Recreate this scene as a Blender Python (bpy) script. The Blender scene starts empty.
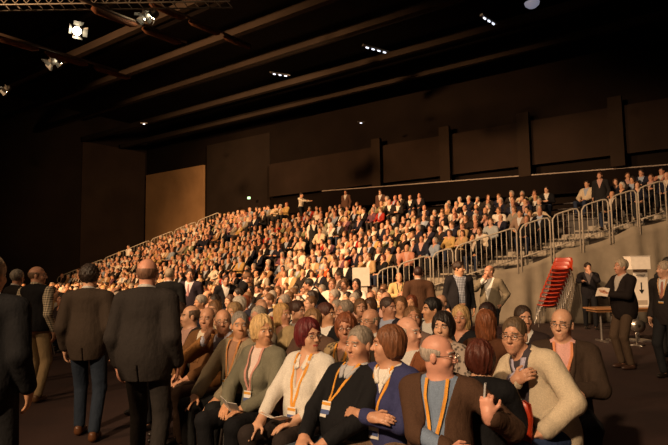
import bpy, math, random
import numpy as np
from mathutils import Vector, Matrix
ORD = ['bottom', 'second', 'third', 'fourth', 'fifth', 'sixth', 'seventh', 'eighth', 'ninth', 'tenth', 'eleventh', 'twelfth', 'thirteenth', 'fourteenth', 'fifteenth']
random.seed(7); np.random.seed(7)
C = bpy.context.scene.collection
R = math.radians
F_PX = 560.0; CAMZ = 1.62; PITCH = R(5.0); ROLL = R(-0.85)

# ------------------------------------------------------------------ camera
cam_d = bpy.data.cameras.new('camera'); cam = bpy.data.objects.new('camera', cam_d); C.objects.link(cam)
cam_d.sensor_width = 36; cam_d.lens = F_PX/668*36; cam_d.clip_end = 300
CM = Matrix.Rotation(R(90)+PITCH, 4, 'X') @ Matrix.Rotation(ROLL, 4, 'Z')
cam.matrix_world = Matrix.Translation((0, 0, CAMZ)) @ CM
bpy.context.scene.camera = cam
def at(px, py, d):
    v = CM.to_3x3() @ Vector(((px-334)/F_PX, (222.5-py)/F_PX, -1)); v *= d/v.y
    return Vector((v.x, v.y, v.z+CAMZ))
def col_x(px, d): return at(px, 290, d).x

# ------------------------------------------------------------------ materials
_M = {}
def nodes(name):
    m = bpy.data.materials.new(name); m.use_nodes = True
    nt = m.node_tree; b = nt.nodes['Principled BSDF']
    return m, nt, b
def coord(nt, scale=(1, 1, 1)):
    t = nt.nodes.new('ShaderNodeTexCoord'); mp = nt.nodes.new('ShaderNodeMapping')
    mp.inputs['Scale'].default_value = scale; nt.links.new(t.outputs['Object'], mp.inputs['Vector']); return mp.outputs['Vector']
def ramp(nt, fac, stops, const=False):
    r = nt.nodes.new('ShaderNodeValToRGB')
    if const: r.color_ramp.interpolation = 'CONSTANT'
    e = r.color_ramp.elements
    while len(e) > 1: e.remove(e[-1])
    e[0].position = stops[0][0]; e[0].color = (*stops[0][1], 1)
    for p, c in stops[1:]:
        x = e.new(p); x.color = (*c, 1)
    nt.links.new(fac, r.inputs['Fac']); return r.outputs['Color']
def noise(nt, vec, scale, detail=3, rough=.55):
    n = nt.nodes.new('ShaderNodeTexNoise'); n.inputs['Scale'].default_value = scale; n.inputs['Detail'].default_value = detail
    n.inputs['Roughness'].default_value = rough; nt.links.new(vec, n.inputs['Vector']); return n.outputs['Fac']
def bump(nt, b, h, strength, dist=.01):
    bn = nt.nodes.new('ShaderNodeBump'); bn.inputs['Strength'].default_value = strength; bn.inputs['Distance'].default_value = dist
    nt.links.new(h, bn.inputs['Height']); nt.links.new(bn.outputs['Normal'], b.inputs['Normal'])
def mul(c, k): return tuple(max(0, min(1, v*k)) for v in c)

def mat(kind, color=(.5, .5, .5)):
    color = tuple(round(float(v), 4) for v in color[:3]); key = (kind, color)
    if key in _M: return _M[key]
    m, nt, b = nodes(kind + '_material'); b.inputs['Base Color'].default_value = (*color, 1)
    if kind == 'skin':
        v = coord(nt); n = noise(nt, v, 14, 4)
        nt.links.new(ramp(nt, n, [(.3, mul(color, .85)), (.7, (min(1, color[0]*1.1), color[1]*1.05, color[2]*1.02))]), b.inputs['Base Color'])
        b.inputs['Roughness'].default_value = .48; b.inputs['Subsurface Weight'].default_value = .0
        bump(nt, b, noise(nt, v, 60, 3), .25, .004)
    elif kind == 'cloth':
        v = coord(nt, (1, 1, .55)); n = noise(nt, v, 11, 3); f = noise(nt, coord(nt), 160, 2)
        nt.links.new(ramp(nt, f, [(.3, mul(color, .85)), (.7, mul(color, 1.12))]), b.inputs['Base Color'])
        b.inputs['Roughness'].default_value = .85; bump(nt, b, n, .6, .035)
        b.inputs['Specular IOR Level'].default_value = .15
    elif kind == 'hair':
        v = coord(nt, (1, 1, .22)); n = noise(nt, v, 75, 4)
        nt.links.new(ramp(nt, n, [(.3, mul(color, .6)), (.7, mul(color, 1.25))]), b.inputs['Base Color'])
        b.inputs['Roughness'].default_value = .5; bump(nt, b, n, .8, .012)
    elif kind == 'plaid':
        v = coord(nt)
        w1 = nt.nodes.new('ShaderNodeTexWave'); w1.inputs['Scale'].default_value = 11; w1.bands_direction = 'X'; nt.links.new(v, w1.inputs[0])
        w2 = nt.nodes.new('ShaderNodeTexWave'); w2.inputs['Scale'].default_value = 11; w2.bands_direction = 'Z'; nt.links.new(v, w2.inputs[0])
        a = nt.nodes.new('ShaderNodeMath'); a.operation = 'ADD'; nt.links.new(w1.outputs['Fac'], a.inputs[0]); nt.links.new(w2.outputs['Fac'], a.inputs[1])
        h = nt.nodes.new('ShaderNodeMath'); h.operation = 'MULTIPLY'; h.inputs[1].default_value = .5; nt.links.new(a.outputs[0], h.inputs[0])
        nt.links.new(ramp(nt, h.outputs[0], [(.2, mul(color, .3)), (.5, color), (.85, mul(color, 1.7))]), b.inputs['Base Color'])
        b.inputs['Roughness'].default_value = .85; bump(nt, b, noise(nt, v, 11), .6, .04)
    elif kind == 'spots':
        v = coord(nt); vo = nt.nodes.new('ShaderNodeTexVoronoi'); vo.inputs['Scale'].default_value = 34; nt.links.new(v, vo.inputs['Vector'])
        nt.links.new(ramp(nt, vo.outputs['Distance'], [(.0, (.03, .02, .015)), (.38, mul(color, .35)), (.5, color)]), b.inputs['Base Color'])
        b.inputs['Roughness'].default_value = .8; bump(nt, b, noise(nt, v, 11), .5, .03)
    elif kind == 'leather':
        b.inputs['Roughness'].default_value = .35; bump(nt, b, noise(nt, coord(nt), 40), .3, .005)
    elif kind == 'plastic':
        b.inputs['Roughness'].default_value = .35
        nt.links.new(ramp(nt, noise(nt, coord(nt), 25), [(.3, mul(color, .9)), (.7, mul(color, 1.1))]), b.inputs['Base Color'])
    elif kind == 'paper':
        b.inputs['Roughness'].default_value = .7
        nt.links.new(ramp(nt, noise(nt, coord(nt), 12), [(.3, mul(color, .93)), (.7, mul(color, 1.05))]), b.inputs['Base Color'])
    elif kind == 'metal':
        b.inputs['Metallic'].default_value = .9; b.inputs['Roughness'].default_value = .3
        nt.links.new(ramp(nt, noise(nt, coord(nt), 18), [(.3, mul(color, .85)), (.7, mul(color, 1.1))]), b.inputs['Base Color'])
    elif kind == 'paint':
        b.inputs['Roughness'].default_value = .55
        nt.links.new(ramp(nt, noise(nt, coord(nt), 2.5), [(.3, mul(color, .85)), (.7, mul(color, 1.12))]), b.inputs['Base Color'])
    elif kind == 'wood':
        nt.links.new(ramp(nt, noise(nt, coord(nt, (1, 12, 12)), 3), [(.3, mul(color, .7)), (.7, mul(color, 1.15))]), b.inputs['Base Color'])
        b.inputs['Roughness'].default_value = .4
    elif kind == 'glow':
        b.inputs['Emission Color'].default_value = (*color, 1); b.inputs['Emission Strength'].default_value = 60
    elif kind == 'dimglow':
        b.inputs['Emission Color'].default_value = (*color, 1); b.inputs['Emission Strength'].default_value = 1.6
    elif kind == 'glass':
        b.inputs['Roughness'].default_value = .05; b.inputs['Transmission Weight'].default_value = .9; b.inputs['IOR'].default_value = 1.33
    _M[key] = m; return m

# ------------------------------------------------------------------ object helpers
def link_mesh(name, V, Fc, mats, parent=None, smooth=False, mi=None):
    me = bpy.data.meshes.new(name)
    V = np.asarray(V, dtype=np.float32)
    if isinstance(Fc, np.ndarray) and Fc.ndim == 2:
        n, k = Fc.shape
        me.vertices.add(len(V)); me.vertices.foreach_set('co', V.ravel())
        me.loops.add(n*k); me.loops.foreach_set('vertex_index', Fc.astype(np.int32).ravel())
        me.polygons.add(n); me.polygons.foreach_set('loop_start', np.arange(0, n*k, k, dtype=np.int32))
        try: me.polygons.foreach_set('loop_total', np.full(n, k, dtype=np.int32))
        except Exception: pass
    else:
        me.from_pydata([tuple(v) for v in V], [], [tuple(f) for f in Fc])
    if not isinstance(mats, (list, tuple)): mats = [mats]
    for m in mats: me.materials.append(m)
    if mi is not None: me.polygons.foreach_set('material_index', np.asarray(mi, dtype=np.int32))
    if smooth: me.polygons.foreach_set('use_smooth', np.ones(len(me.polygons), dtype=bool))
    me.update(calc_edges=True); 
    o = bpy.data.objects.new(name, me); C.objects.link(o)
    if parent is not None: o.parent = parent
    return o
class MB:
    def __init__(s): s.V = []; s.F = []; s.MI = []
    def add(s, vs, fs, mi=0):
        n = len(s.V); s.V += [tuple(v) for v in vs]; s.F += [tuple(i+n for i in f) for f in fs]; s.MI += [mi]*len(fs); return s
    def hexa(s, p, mi=0):   # eight corners, bottom 4 then top 4
        return s.add(p, [(3, 2, 1, 0), (4, 5, 6, 7), (0, 1, 5, 4), (1, 2, 6, 5), (2, 3, 7, 6), (3, 0, 4, 7)], mi)
    def box(s, c, sz, M=None, mi=0):
        p = [Vector((c[0]+x*sz[0]/2, c[1]+y*sz[1]/2, c[2]+z*sz[2]/2)) for z in (-1, 1) for x, y in ((-1, -1), (1, -1), (1, 1), (-1, 1))]
        if M is not None: p = [M @ v for v in p]
        return s.hexa(p, mi)
    def bar(s, a, b, w, h=None, mi=0):
        a = Vector(a); b = Vector(b); h = h or w; d = (b-a).normalized()
        u = d.cross(Vector((0, 0, 1))); u = Vector((1, 0, 0)) if u.length < 1e-4 else u.normalized(); n = u.cross(d)
        o = [(-u*w-n*h)/2, (u*w-n*h)/2, (u*w+n*h)/2, (-u*w+n*h)/2]
        return s.hexa([a+k for k in o]+[b+k for k in o], mi)
    def tube(s, pts, r, n=8, mi=0, cap=True):
        pts = [Vector(p) for p in pts]; rs = r if isinstance(r, (list, tuple)) else [r]*len(pts)
        base = len(s.V); vs = []; prev = None
        for i, p in enumerate(pts):
            d = (pts[min(i+1, len(pts)-1)]-pts[max(i-1, 0)]).normalized()
            u = prev - d*prev.dot(d) if prev is not None else d.orthogonal()
            u.normalize(); prev = u; w = d.cross(u)
            vs += [p+(u*math.cos(2*math.pi*k/n)+w*math.sin(2*math.pi*k/n))*rs[i] for k in range(n)]
        fs = [(i*n+k, i*n+(k+1) % n, (i+1)*n+(k+1) % n, (i+1)*n+k) for i in range(len(pts)-1) for k in range(n)]
        if cap: fs += [tuple(range(n))[::-1], tuple((len(pts)-1)*n+k for k in range(n))]
        return s.add(vs, fs, mi)
    def lathe(s, prof, c=(0, 0, 0), n=16, M=None, mi=0):
        vs = [Vector((c[0]+r*math.cos(2*math.pi*k/n), c[1]+r*math.sin(2*math.pi*k/n), c[2]+z)) for r, z in prof for k in range(n)]
        if M is not None: vs = [M @ v for v in vs]
        fs = [(i*n+k, i*n+(k+1) % n, (i+1)*n+(k+1) % n, (i+1)*n+k) for i in range(len(prof)-1) for k in range(n)]
        return s.add(vs, fs, mi)
    def build(s, name, mats, parent=None, smooth=False):
        return link_mesh(name, s.V, s.F, mats, parent, smooth, s.MI)
def tag(o, label=None, cat=None, group=None, kind=None):
    if label: o['label'] = label
    if cat: o['category'] = cat
    if group: o['group'] = group
    if kind: o['kind'] = kind
    return o
def empty(name, loc=(0, 0, 0), rz=0, rot=None):
    o = bpy.data.objects.new(name, None); C.objects.link(o); o.location = loc
    o.rotation_euler = rot if rot else (0, 0, rz); o.empty_display_size = .1; return o
_kids = {}
def copy_tree(o, parent=None, mats=None):
    c = o.copy(); C.objects.link(c)
    if parent is not None: c.parent = parent
    for ch in list(o.children): copy_tree(ch, c)
    return c
def set_slots(o, mats):
    for s, m in zip(o.material_slots, mats):
        if m is not None: s.link = 'OBJECT'; s.material = m

# ------------------------------------------------------------------ distance-field modelling of figures
def frame(rx=0, ry=0, rz=0):
    return np.array((Matrix.Rotation(rz, 3, 'Z') @ Matrix.Rotation(rx, 3, 'X') @ Matrix.Rotation(ry, 3, 'Y')), dtype=np.float32)
I3 = np.eye(3, dtype=np.float32)
class Field:
    def __init__(s, infl=0.0): s.p = []; s.infl = infl
    def cap(s, a, b, ra, rb=None, k=.03, op='u', fr=None): s.p.append(('c', np.array(a, np.float32), np.array(b, np.float32), ra, rb if rb is not None else ra, k, op, fr)); return s
    def ell(s, c, r, k=.03, op='u', fr=None): s.p.append(('e', np.array(c, np.float32), np.array(r, np.float32), 0, 0, k, op, fr)); return s
    def fn(s, f, op='s', fr=None, k=.0): s.p.append(('f', f, None, 0, 0, k, op, fr)); return s
    def bounds(s, pad=.03):
        lo = np.full(3, 1e9); hi = -lo
        for t, a, b, ra, rb, k, op, fr in s.p:
            if op != 'u': continue
            if t == 'c': pts = np.stack([a, b]); e = max(ra, rb)
            elif t == 'e':
                pts = np.array([[a[0]+x*b[0], a[1]+y*b[1], a[2]+z*b[2]] for x in (-1, 1) for y in (-1, 1) for z in (-1, 1)]); e = 0
            else: continue
            if fr is not None: pts = pts @ fr[0].T + fr[1]
            lo = np.minimum(lo, pts.min(0)-e); hi = np.maximum(hi, pts.max(0)+e)
        return lo-pad-max(0, s.infl), hi+pad+max(0, s.infl)
    def __call__(s, P):
        d = np.full(len(P), 1e3, np.float32); cache = {}
        for t, a, b, ra, rb, k, op, fr in s.p:
            if fr is None: Q = P
            else:
                key = id(fr)
                if key not in cache: cache[key] = (P-fr[1].astype(np.float32)) @ fr[0]
                Q = cache[key]
            infl = s.infl if op == 'u' else 0
            if t == 'f': e = a(Q)
            elif t == 'c':
                ba = b-a; h = np.clip(((Q-a) @ ba)/max(float(ba @ ba), 1e-9), 0, 1)
                q = Q-a-h[:, None]*ba; e = np.sqrt((q*q).sum(1))-(ra+(rb-ra)*h)-infl
            else:
                r = b+infl; q = Q-a; k0 = np.sqrt(((q/r)**2).sum(1)); k1 = np.sqrt(((q/(r*r))**2).sum(1))+1e-9; e = k0*(k0-1)/k1
            if op == 'u':
                hh = np.maximum(k-np.abs(d-e), 0)/k; d = np.minimum(d, e)-hh*hh*k*.25
            elif op == 's':
                e = -e
                if k > 0: hh = np.maximum(k-np.abs(d-e), 0)/k; d = np.maximum(d, e)+hh*hh*k*.25
                else: d = np.maximum(d, e)
            else: d = np.maximum(d, e)
        return d
def nets(field, h):
    lo, hi = field.bounds(); B = 4
    nb = np.ceil((hi-lo)/(h*B)).astype(int)+1; n = nb*B+1
    ci = np.stack(np.meshgrid(*[np.arange(k) for k in nb], indexing='ij'), -1).reshape(-1, 3)
    cd = field((lo+(ci+.5)*h*B).astype(np.float32)).reshape(nb)
    act = np.abs(cd) < h*B*1.5+.012
    D = np.empty(n, np.float32); big = np.repeat(np.repeat(np.repeat(cd, B, 0), B, 1), B, 2)
    D[:-1, :-1, :-1] = big; D[-1] = 1; D[:, -1] = 1; D[:, :, -1] = 1
    mask = np.zeros(n, bool)
    am = np.repeat(np.repeat(np.repeat(act, B, 0), B, 1), B, 2)
    for dx in (0, 1):
        for dy in (0, 1):
            for dz in (0, 1): mask[dx:dx+am.shape[0], dy:dy+am.shape[1], dz:dz+am.shape[2]] |= am
    idx = np.argwhere(mask)
    D[mask] = field((lo+idx*h).astype(np.float32))
    D[0] = np.maximum(D[0], 1e-3)
    S = D < 0
    c = np.zeros(np.array(n)-1, np.int8)
    for dx in (0, 1):
        for dy in (0, 1):
            for dz in (0, 1): c += S[dx:n[0]-1+dx, dy:n[1]-1+dy, dz:n[2]-1+dz]
    cells = (c > 0) & (c < 8); vid = np.full(c.shape, -1, np.int64); cc = np.argwhere(cells)
    vid[cells] = np.arange(len(cc)); acc = np.zeros((len(cc), 3)); cnt = np.zeros(len(cc))
    corners = [(x, y, z) for x in (0, 1) for y in (0, 1) for z in (0, 1)]
    for a in corners:
        for ax in range(3):
            if a[ax]: continue
            b = list(a); b[ax] = 1
            da = D[cc[:, 0]+a[0], cc[:, 1]+a[1], cc[:, 2]+a[2]]; db = D[cc[:, 0]+b[0], cc[:, 1]+b[1], cc[:, 2]+b[2]]
            x = (da < 0) != (db < 0); t = np.where(x, da/np.where(x, da-db, 1), 0)
            p = np.tile(np.array(a, float), (len(cc), 1)); p[:, ax] += t
            acc[x] += p[x]; cnt[x] += 1
    V = lo+(cc+acc/np.maximum(cnt, 1)[:, None])*h
    Fs = []
    for ax in range(3):
        o1, o2 = (ax+1) % 3, (ax+2) % 3
        sl0 = [slice(1, None)]*3; sl1 = [slice(1, None)]*3
        sl0 = [slice(1, -1) if i != ax else slice(0, -1) for i in range(3)]; sl1 = [slice(1, -1) if i != ax else slice(1, None) for i in range(3)]
        A = S[tuple(sl0)]; Bn = S[tuple(sl1)]; e = np.argwhere(A != Bn)
        if not len(e): continue
        s = A[A != Bn]; off = np.array([1 if i != ax else 0 for i in range(3)]); e = e+off
        def g(d1, d2):
            q = e.copy(); q[:, o1] += d1; q[:, o2] += d2; return vid[q[:, 0], q[:, 1], q[:, 2]]
        f = np.stack([g(-1, -1), g(0, -1), g(0, 0), g(-1, 0)], 1)
        f[~s] = f[~s][:, ::-1]; Fs.append(f)
    Fc = np.concatenate(Fs); Fc = Fc[(Fc >= 0).all(1)]
    return V, Fc

def v3(*a): return np.array(a, dtype=np.float64)
def ik(a, b, l1, l2, hint):
    d = b-a; L = np.linalg.norm(d)
    if L > (l1+l2)*.995: b = a+d/L*(l1+l2)*.995; d = b-a; L = np.linalg.norm(d)
    u = d/L; x = (l1*l1-l2*l2+L*L)/(2*L); h = math.sqrt(max(l1*l1-x*x, 1e-6))
    n = hint-u*(hint@u); n = n/np.linalg.norm(n); return a+u*x+n*h, b

# wrist targets relative to torso origin (pelvis), figure coordinates; hand direction, palm normal, elbow hint
SIT_ARMS = {'lap': ((.09, -.27, .09), (-.5, -.8, -.25), (0, 0, -1), (1, .5, -.2), .5),
    'knee': ((.13, -.36, .07), (-.1, -.9, -.35), (0, 0, -1), (1, .4, -.3), .5),
    'cross': ((-.05, -.23, .24), (-1, .05, .1), (0, .7, -.7), (1, .1, -.6), .6),
    'chin': ((.045, -.20, .50), (-.15, .35, .9), (0, 1, -.2), (.6, -.6, -.7), 2.2),
    'phone': ((.12, -.33, .50), (-.1, -.05, 1), (0, 1, 0), (.9, .1, -.8), .7),
    'fold': ((.02, -.24, .20), (-.8, -.4, .1), (0, .5, -.8), (1, .2, -.5), .9),
    'wide': ((.26, -.22, .12), (0, -.9, -.4), (0, 0, -1), (1, .5, -.2), .5),
    'chest': ((.03, -.27, .34), (-.8, .1, .5), (0, 1, 0), (1, 0, -.8), 1.2),
    'side': ((.225, -.02, .03), (.1, -.5, -.8), (-1, 0, 0), (.6, 1, .2), .6)}
STAND_ARMS = {'down': ((.235, -.05, -.07), (0, -.15, -1), (-1, 0, 0), (.2, 1, 0), .7),
    'hold': ((.07, -.31, .22), (-.7, -.6, .1), (0, .4, .6), (1, .3, -.7), .8),
    'mouth': ((.03, -.20, .50), (-.2, .3, .9), (0, 1, -.2), (.6, -.5, -.8), 1.6),
    'pocket': ((.20, -.02, .0), (-.3, -.3, -.9), (-1, 0, 0), (.7, 1, 0), .8),
    'up': ((.20, -.34, .46), (0, -.5, .8), (0, -.8, -.4), (1, .3, -.7), .8),
    'reach': ((.16, -.48, .30), (0, -1, .2), (0, 0, -1), (1, .3, -.7), .5)}
SIT_LEGS = {'n': ((.12, -.40, .09),), 'fwd': ((.13, -.55, .09),), 'back': ((.11, -.27, .10),), 'x': ((-.16, -.62, .36),)}

def skeleton(s):
    """joints of a figure that faces -Y; +X is its left side"""
    sit = s.get('pose', 'sit') == 'sit'; fem = s.get('fem', False)
    J = {}; pel = v3(0, .02, s.get('pelz', .505 if sit else .95)); J['pel'] = pel
    T = (frame(s.get('lean', -.10 if sit else 0.0), s.get('side', 0), s.get('twist', 0)), pel); J['T'] = T
    def tp(*p): return T[0].astype(float) @ v3(*p) + pel
    sw = .165 if fem else .188
    J['neck'] = tp(0, .01, .50); hc = tp(0, -.018+s.get('hfwd', 0), .642)
    Hf = (frame(s.get('hpitch', 0), s.get('hroll', 0), s.get('hyaw', 0)), hc); J['H'] = Hf
    arms = SIT_ARMS if sit else STAND_ARMS
    for sgn, n in ((1, 'l'), (-1, 'r')):
        a = arms[s.get('arm_'+n, s.get('arms', 'lap' if sit else 'down'))]
        sh = tp(sgn*sw, .01, .435); w = pel+v3(a[0][0]*sgn, a[0][1], a[0][2])
        if s.get('wr_'+n): w = v3(*s['wr_'+n])
        el, w = ik(sh, w, .29, .26, v3(a[3][0]*sgn, a[3][1], a[3][2]))
        J['sh'+n], J['el'+n], J['wr'+n] = sh, el, w
        hd = v3(a[1][0]*sgn, a[1][1], a[1][2]); J['hd'+n] = hd/np.linalg.norm(hd); J['hn'+n] = v3(a[2][0]*sgn, a[2][1], a[2][2]); J['curl'+n] = a[4]
        hip = pel+v3(sgn*.095, -.01, -.02)
        if sit:
            an = v3(*SIT_LEGS[s.get('leg_'+n, s.get('legs', 'n'))][0]); an[0] *= sgn
            kn, an = ik(hip, an, .43, .42, v3(.25*sgn, -1, 1.2))
        else:
            st = s.get('step', 0)*sgn; an = v3(sgn*(.10+abs(s.get('step', 0))*.1), -st, .09)
            kn, an = ik(hip, an, .44, .43, v3(.1*sgn, -1, 0))
        J['hip'+n], J['kn'+n], J['an'+n] = hip, kn, an
    J['fem'] = fem; J['sit'] = sit; J['bulk'] = s.get('bulk', 0.0)
    return J
def torso(f, J, arm_end=1.0, low=0.0, sleeves=True):
    T = J['T']; b = J['bulk']; fe = J['fem']; n = .88 if fe else 1
    f.ell((0, .0, .33), ((.150+b*.4)*n, .098+b*.5, .19), .05, fr=T)
    f.ell((0, -.01-b*.6, .15), (.140*n+b, .105+b, .16), .06, fr=T)
    f.ell((0, .01, .02), (.158+b*.6, .118+b*.5, .12), .06, fr=T)
    if low > .04: f.ell((0, .005, -.04), (.162+b*.8, .122+b*.6, .10+low), .08, fr=T); f.ell((0, .0, .12), (.150+b*.8, .108+b*.6, .16), .08, fr=T)
    f.cap((-.14*n, .012, .435), (.14*n, .012, .435), .058, .058, .05, fr=T)
    f.cap((0, .018, .45), (0, .018, .50), .066, .05, .05, fr=T)
    for sg in (1, -1): f.cap((sg*.05, .018, .475), (sg*.13, .012, .45), .042, .045, .04, fr=T)
    if fe:
        for sg in (1, -1): f.ell((sg*.062, -.085, .28), (.062, .055, .065), .04, fr=T)
    if sleeves:
        for k in 'lr':
            sh, el, wr = J['sh'+k], J['el'+k], J['wr'+k]; rr = .047 if fe else .053
            f.cap(sh, el, rr, rr*.84, .035)
            f.cap(el, el+(wr-el)*arm_end, rr*.82, rr*.66 if arm_end > .5 else rr*.8, .02)
    return f
def legs(f, J, infl=0, end=.95):
    T = J['T']
    f.ell(J['pel']+v3(0, .0, .0), (.155+J['bulk']*.5, .115, .11), .05)
    for k in 'lr':
        h, kn, an = J['hip'+k], J['kn'+k], J['an'+k]
        f.cap(h, kn, .082, .058, .03); f.cap(kn, kn+(an-kn)*end, .055, .043, .02)
    return f
def head(f, J, detail=True, fem=False, fat=0.0):
    H = J['H']
    f.ell((0, .014, .032), (.074, .094, .086), .02, fr=H)
    f.ell((0, -.026, -.035), (.060+fat, .064, .080), .03, fr=H)
    f.cap((0, -.055, -.092), (0, -.062, -.096), .022+fat*.6, .020+fat*.5, .035, fr=H)
    if detail:
        for s in (1, -1):
            f.ell((s*.036, -.058, -.030), (.023+fat, .024, .026), .02, fr=H)
            f.cap((s*.010, -.086, .026), (s*.042, -.074, .024), .010, .009, .012, fr=H)
            f.ell((s*.031, -.100, .004), (.015, .014, .0085), .012, 's', fr=H)
            f.ell((s*.077, .012, -.010), (.010, .020, .032), .008, fr=H)
        f.cap((0, -.086, .008), (0, -.108, -.026), .0085, .0125, .012, fr=H)
        for s in (1, -1): f.ell((s*.011, -.100, -.030), (.009, .010, .008), .008, fr=H)
        f.cap((-.017, -.0840, -.060), (.017, -.0840, -.060), .0075, .0075, .012, fr=H)
        f.cap((-.015, -.0825, -.0715), (.015, -.0825, -.0715), .0075, .0075, .010, fr=H)
        [f.cap((q_*.003, -.0945, -.0662), (q_*.026, -.0860, -.0625), .0024, .0024, .003, 's', fr=H) for q_ in (1, -1)]
    else:
        for s in (1, -1): f.ell((s*.076, .012, -.01), (.012, .02, .03), .01, fr=H)
        f.cap((0, -.086, .008), (0, -.104, -.026), .012, .015, .015, fr=H)
        for s in (1, -1): f.ell((s*.031, -.104, .003), (.018, .018, .013), .014, 's', fr=H)
    nb = H[0].astype(float) @ v3(0, .022, -.06) + H[1]
    f.cap(nb, J['neck']+v3(0, 0, -.03), .050 if fem else .056, .058, .03)
def hand(f, w, d, n, curl, side, sc=1.0):
    d = d/np.linalg.norm(d); n = n-d*(n@d); n = n/np.linalg.norm(n); s = np.cross(d, n)*side
    fr = (np.stack([s, d, n], 1).astype(np.float32), w+d*.048*sc)
    f.ell((0, 0, 0), (.040*sc, .050*sc, .017*sc), .02, fr=fr)
    f.cap(w-d*.03, w+d*.02, .028*sc, .026*sc, .02)
    for i, L in enumerate((.066, .074, .068, .054)):
        p = w+d*(.088-.006*abs(i-1.3))*sc+s*(.030-.0200*i)*sc; a = 0; L = L*sc
        for q, fr_ in enumerate((.45, .3, .25)):
            a += curl*(.45, .35, .2)[q]*1.3; dd = d*math.cos(a)+n*math.sin(a); e = p+dd*L*fr_*1.15
            f.cap(p, e, (.0092-.0008*q)*sc, (.0086-.0008*q)*sc, .005); p = e
    p = w+d*.022*sc+s*.030*sc; dd = d*.6+s*.75+n*.35; dd /= np.linalg.norm(dd)
    e = p+dd*.040*sc; f.cap(p, e, .013*sc, .0105*sc, .012); dd = d*.9+s*.25+n*(.4+curl*.3); dd /= np.linalg.norm(dd)
    f.cap(e, e+dd*.032*sc, .0105*sc, .009*sc, .006)
def hair_field(J, style):
    H = J['H']; f = Field()
    px_ = random.choice((-1, 1))*.012
    def face(w, top, dep=-.035):
        def fn(Q):
            Q = Q-np.array([px_, 0, 0], np.float32)*np.clip(Q[:, 2:3]*12, 0, 1)
            r = np.array([w, .088, top], np.float32); q = (Q-np.array([0, -.118, -.022], np.float32))/r
            return ((np.sqrt((q*q).sum(1))-1)*min(w, .085)).astype(np.float32)
        return fn
    def wob(a, fq):
        return lambda Q: None
    if style in ('short', 'thick', 'curly'):
        g = {'short': .006, 'thick': .013, 'curly': .022}[style]
        f.ell((0, .018, .036+g*.3), (.074+g, .094+g, .086+g), .02, fr=H)
        f.fn(face(.068, .108), 's', fr=H, k=.01)
        f.fn(lambda Q: -.004-Q[:, 2]-1.15*np.maximum(Q[:, 1]-.012, 0)-(.0 if style != 'curly' else .02)-.9*np.clip(-Q[:, 1]-.012, 0, .02), 'i', fr=H)
        f.fn(lambda Q: -.088-Q[:, 2], 'i', fr=H)
    elif style in ('balding', 'fringe'):
        f.ell((0, .018, .025), (.074+.006, .094+.006, .086+.003), .02, fr=H)
        f.fn(lambda Q: Q[:, 2]-.042+np.maximum(-Q[:, 1], 0)*.3-(.03 if style == 'fringe' else 0), 'i', fr=H)
        f.fn(lambda Q: -.028-Q[:, 1], 'i', fr=H)
        f.fn(lambda Q: -.03-Q[:, 2]-.4*np.maximum(Q[:, 1], 0), 'i', fr=H)
    elif style in ('bob', 'bobfull', 'long'):
        g = .009 if style != 'bobfull' else .015
        f.ell((0, .02, .038), (.074+g, .092+g, .084+g), .03, fr=H)
        lowz = -.075 if style != 'long' else -.13
        f.ell((0, .030, -.02 if style != 'long' else -.06), (.086+g*.5, .076+g*.5, .105 if style != 'long' else .15), .04, fr=H)
        f.fn(face(.060, .094), 's', fr=H, k=.012)
        f.fn(lambda Q: lowz-Q[:, 2]-.15*np.abs(Q[:, 1])+.012*np.sin(Q[:, 0]*70+Q[:, 1]*55), 'i', fr=H)
    else: return None
    amp = {'curly': .008, 'bobfull': .0055, 'bob': .004, 'long': .006, 'thick': .004, 'short': .002}.get(style, .001); ph = random.random()*6
    base = f
    class W:
        p = base.p; infl = 0
        def bounds(self, pad=.03): return base.bounds(pad)
        def __call__(self, P):
            Q = (P-H[1].astype(np.float32)) @ H[0]
            th = np.arctan2(Q[:, 0], Q[:, 1]-.02)
            w = np.sin(th*19+Q[:, 2]*22+ph)*.45+np.sin(th*8-Q[:, 2]*30+2*ph)*.6 if style != 'curly' else np.sin(Q[:, 0]*120+ph)*np.sin(Q[:, 1]*110+1+ph)*np.sin(Q[:, 2]*115+ph)
            return base(P)+(amp*w).astype(np.float32)
    return W()

SKIN = [(.62, .33, .21), (.70, .40, .26), (.55, .27, .17), (.66, .35, .20)]
def uvball(c, r, fr, n=8):
    vs = []; 
    for i in range(n+1):
        for j in range(n):
            t = math.pi*i/n; p = 2*math.pi*j/n
            q = np.array([c[0]+r*math.sin(t)*math.cos(p), c[1]-r*.7*math.cos(t), c[2]+r*.5*math.sin(t)*math.sin(p)])
            vs.append(fr[0].astype(float) @ q + fr[1])
    fs = np.array([(i*n+j, i*n+(j+1) % n, (i+1)*n+(j+1) % n, (i+1)*n+j) for i in range(n) for j in range(n)])
    return np.array(vs), fs

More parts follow.
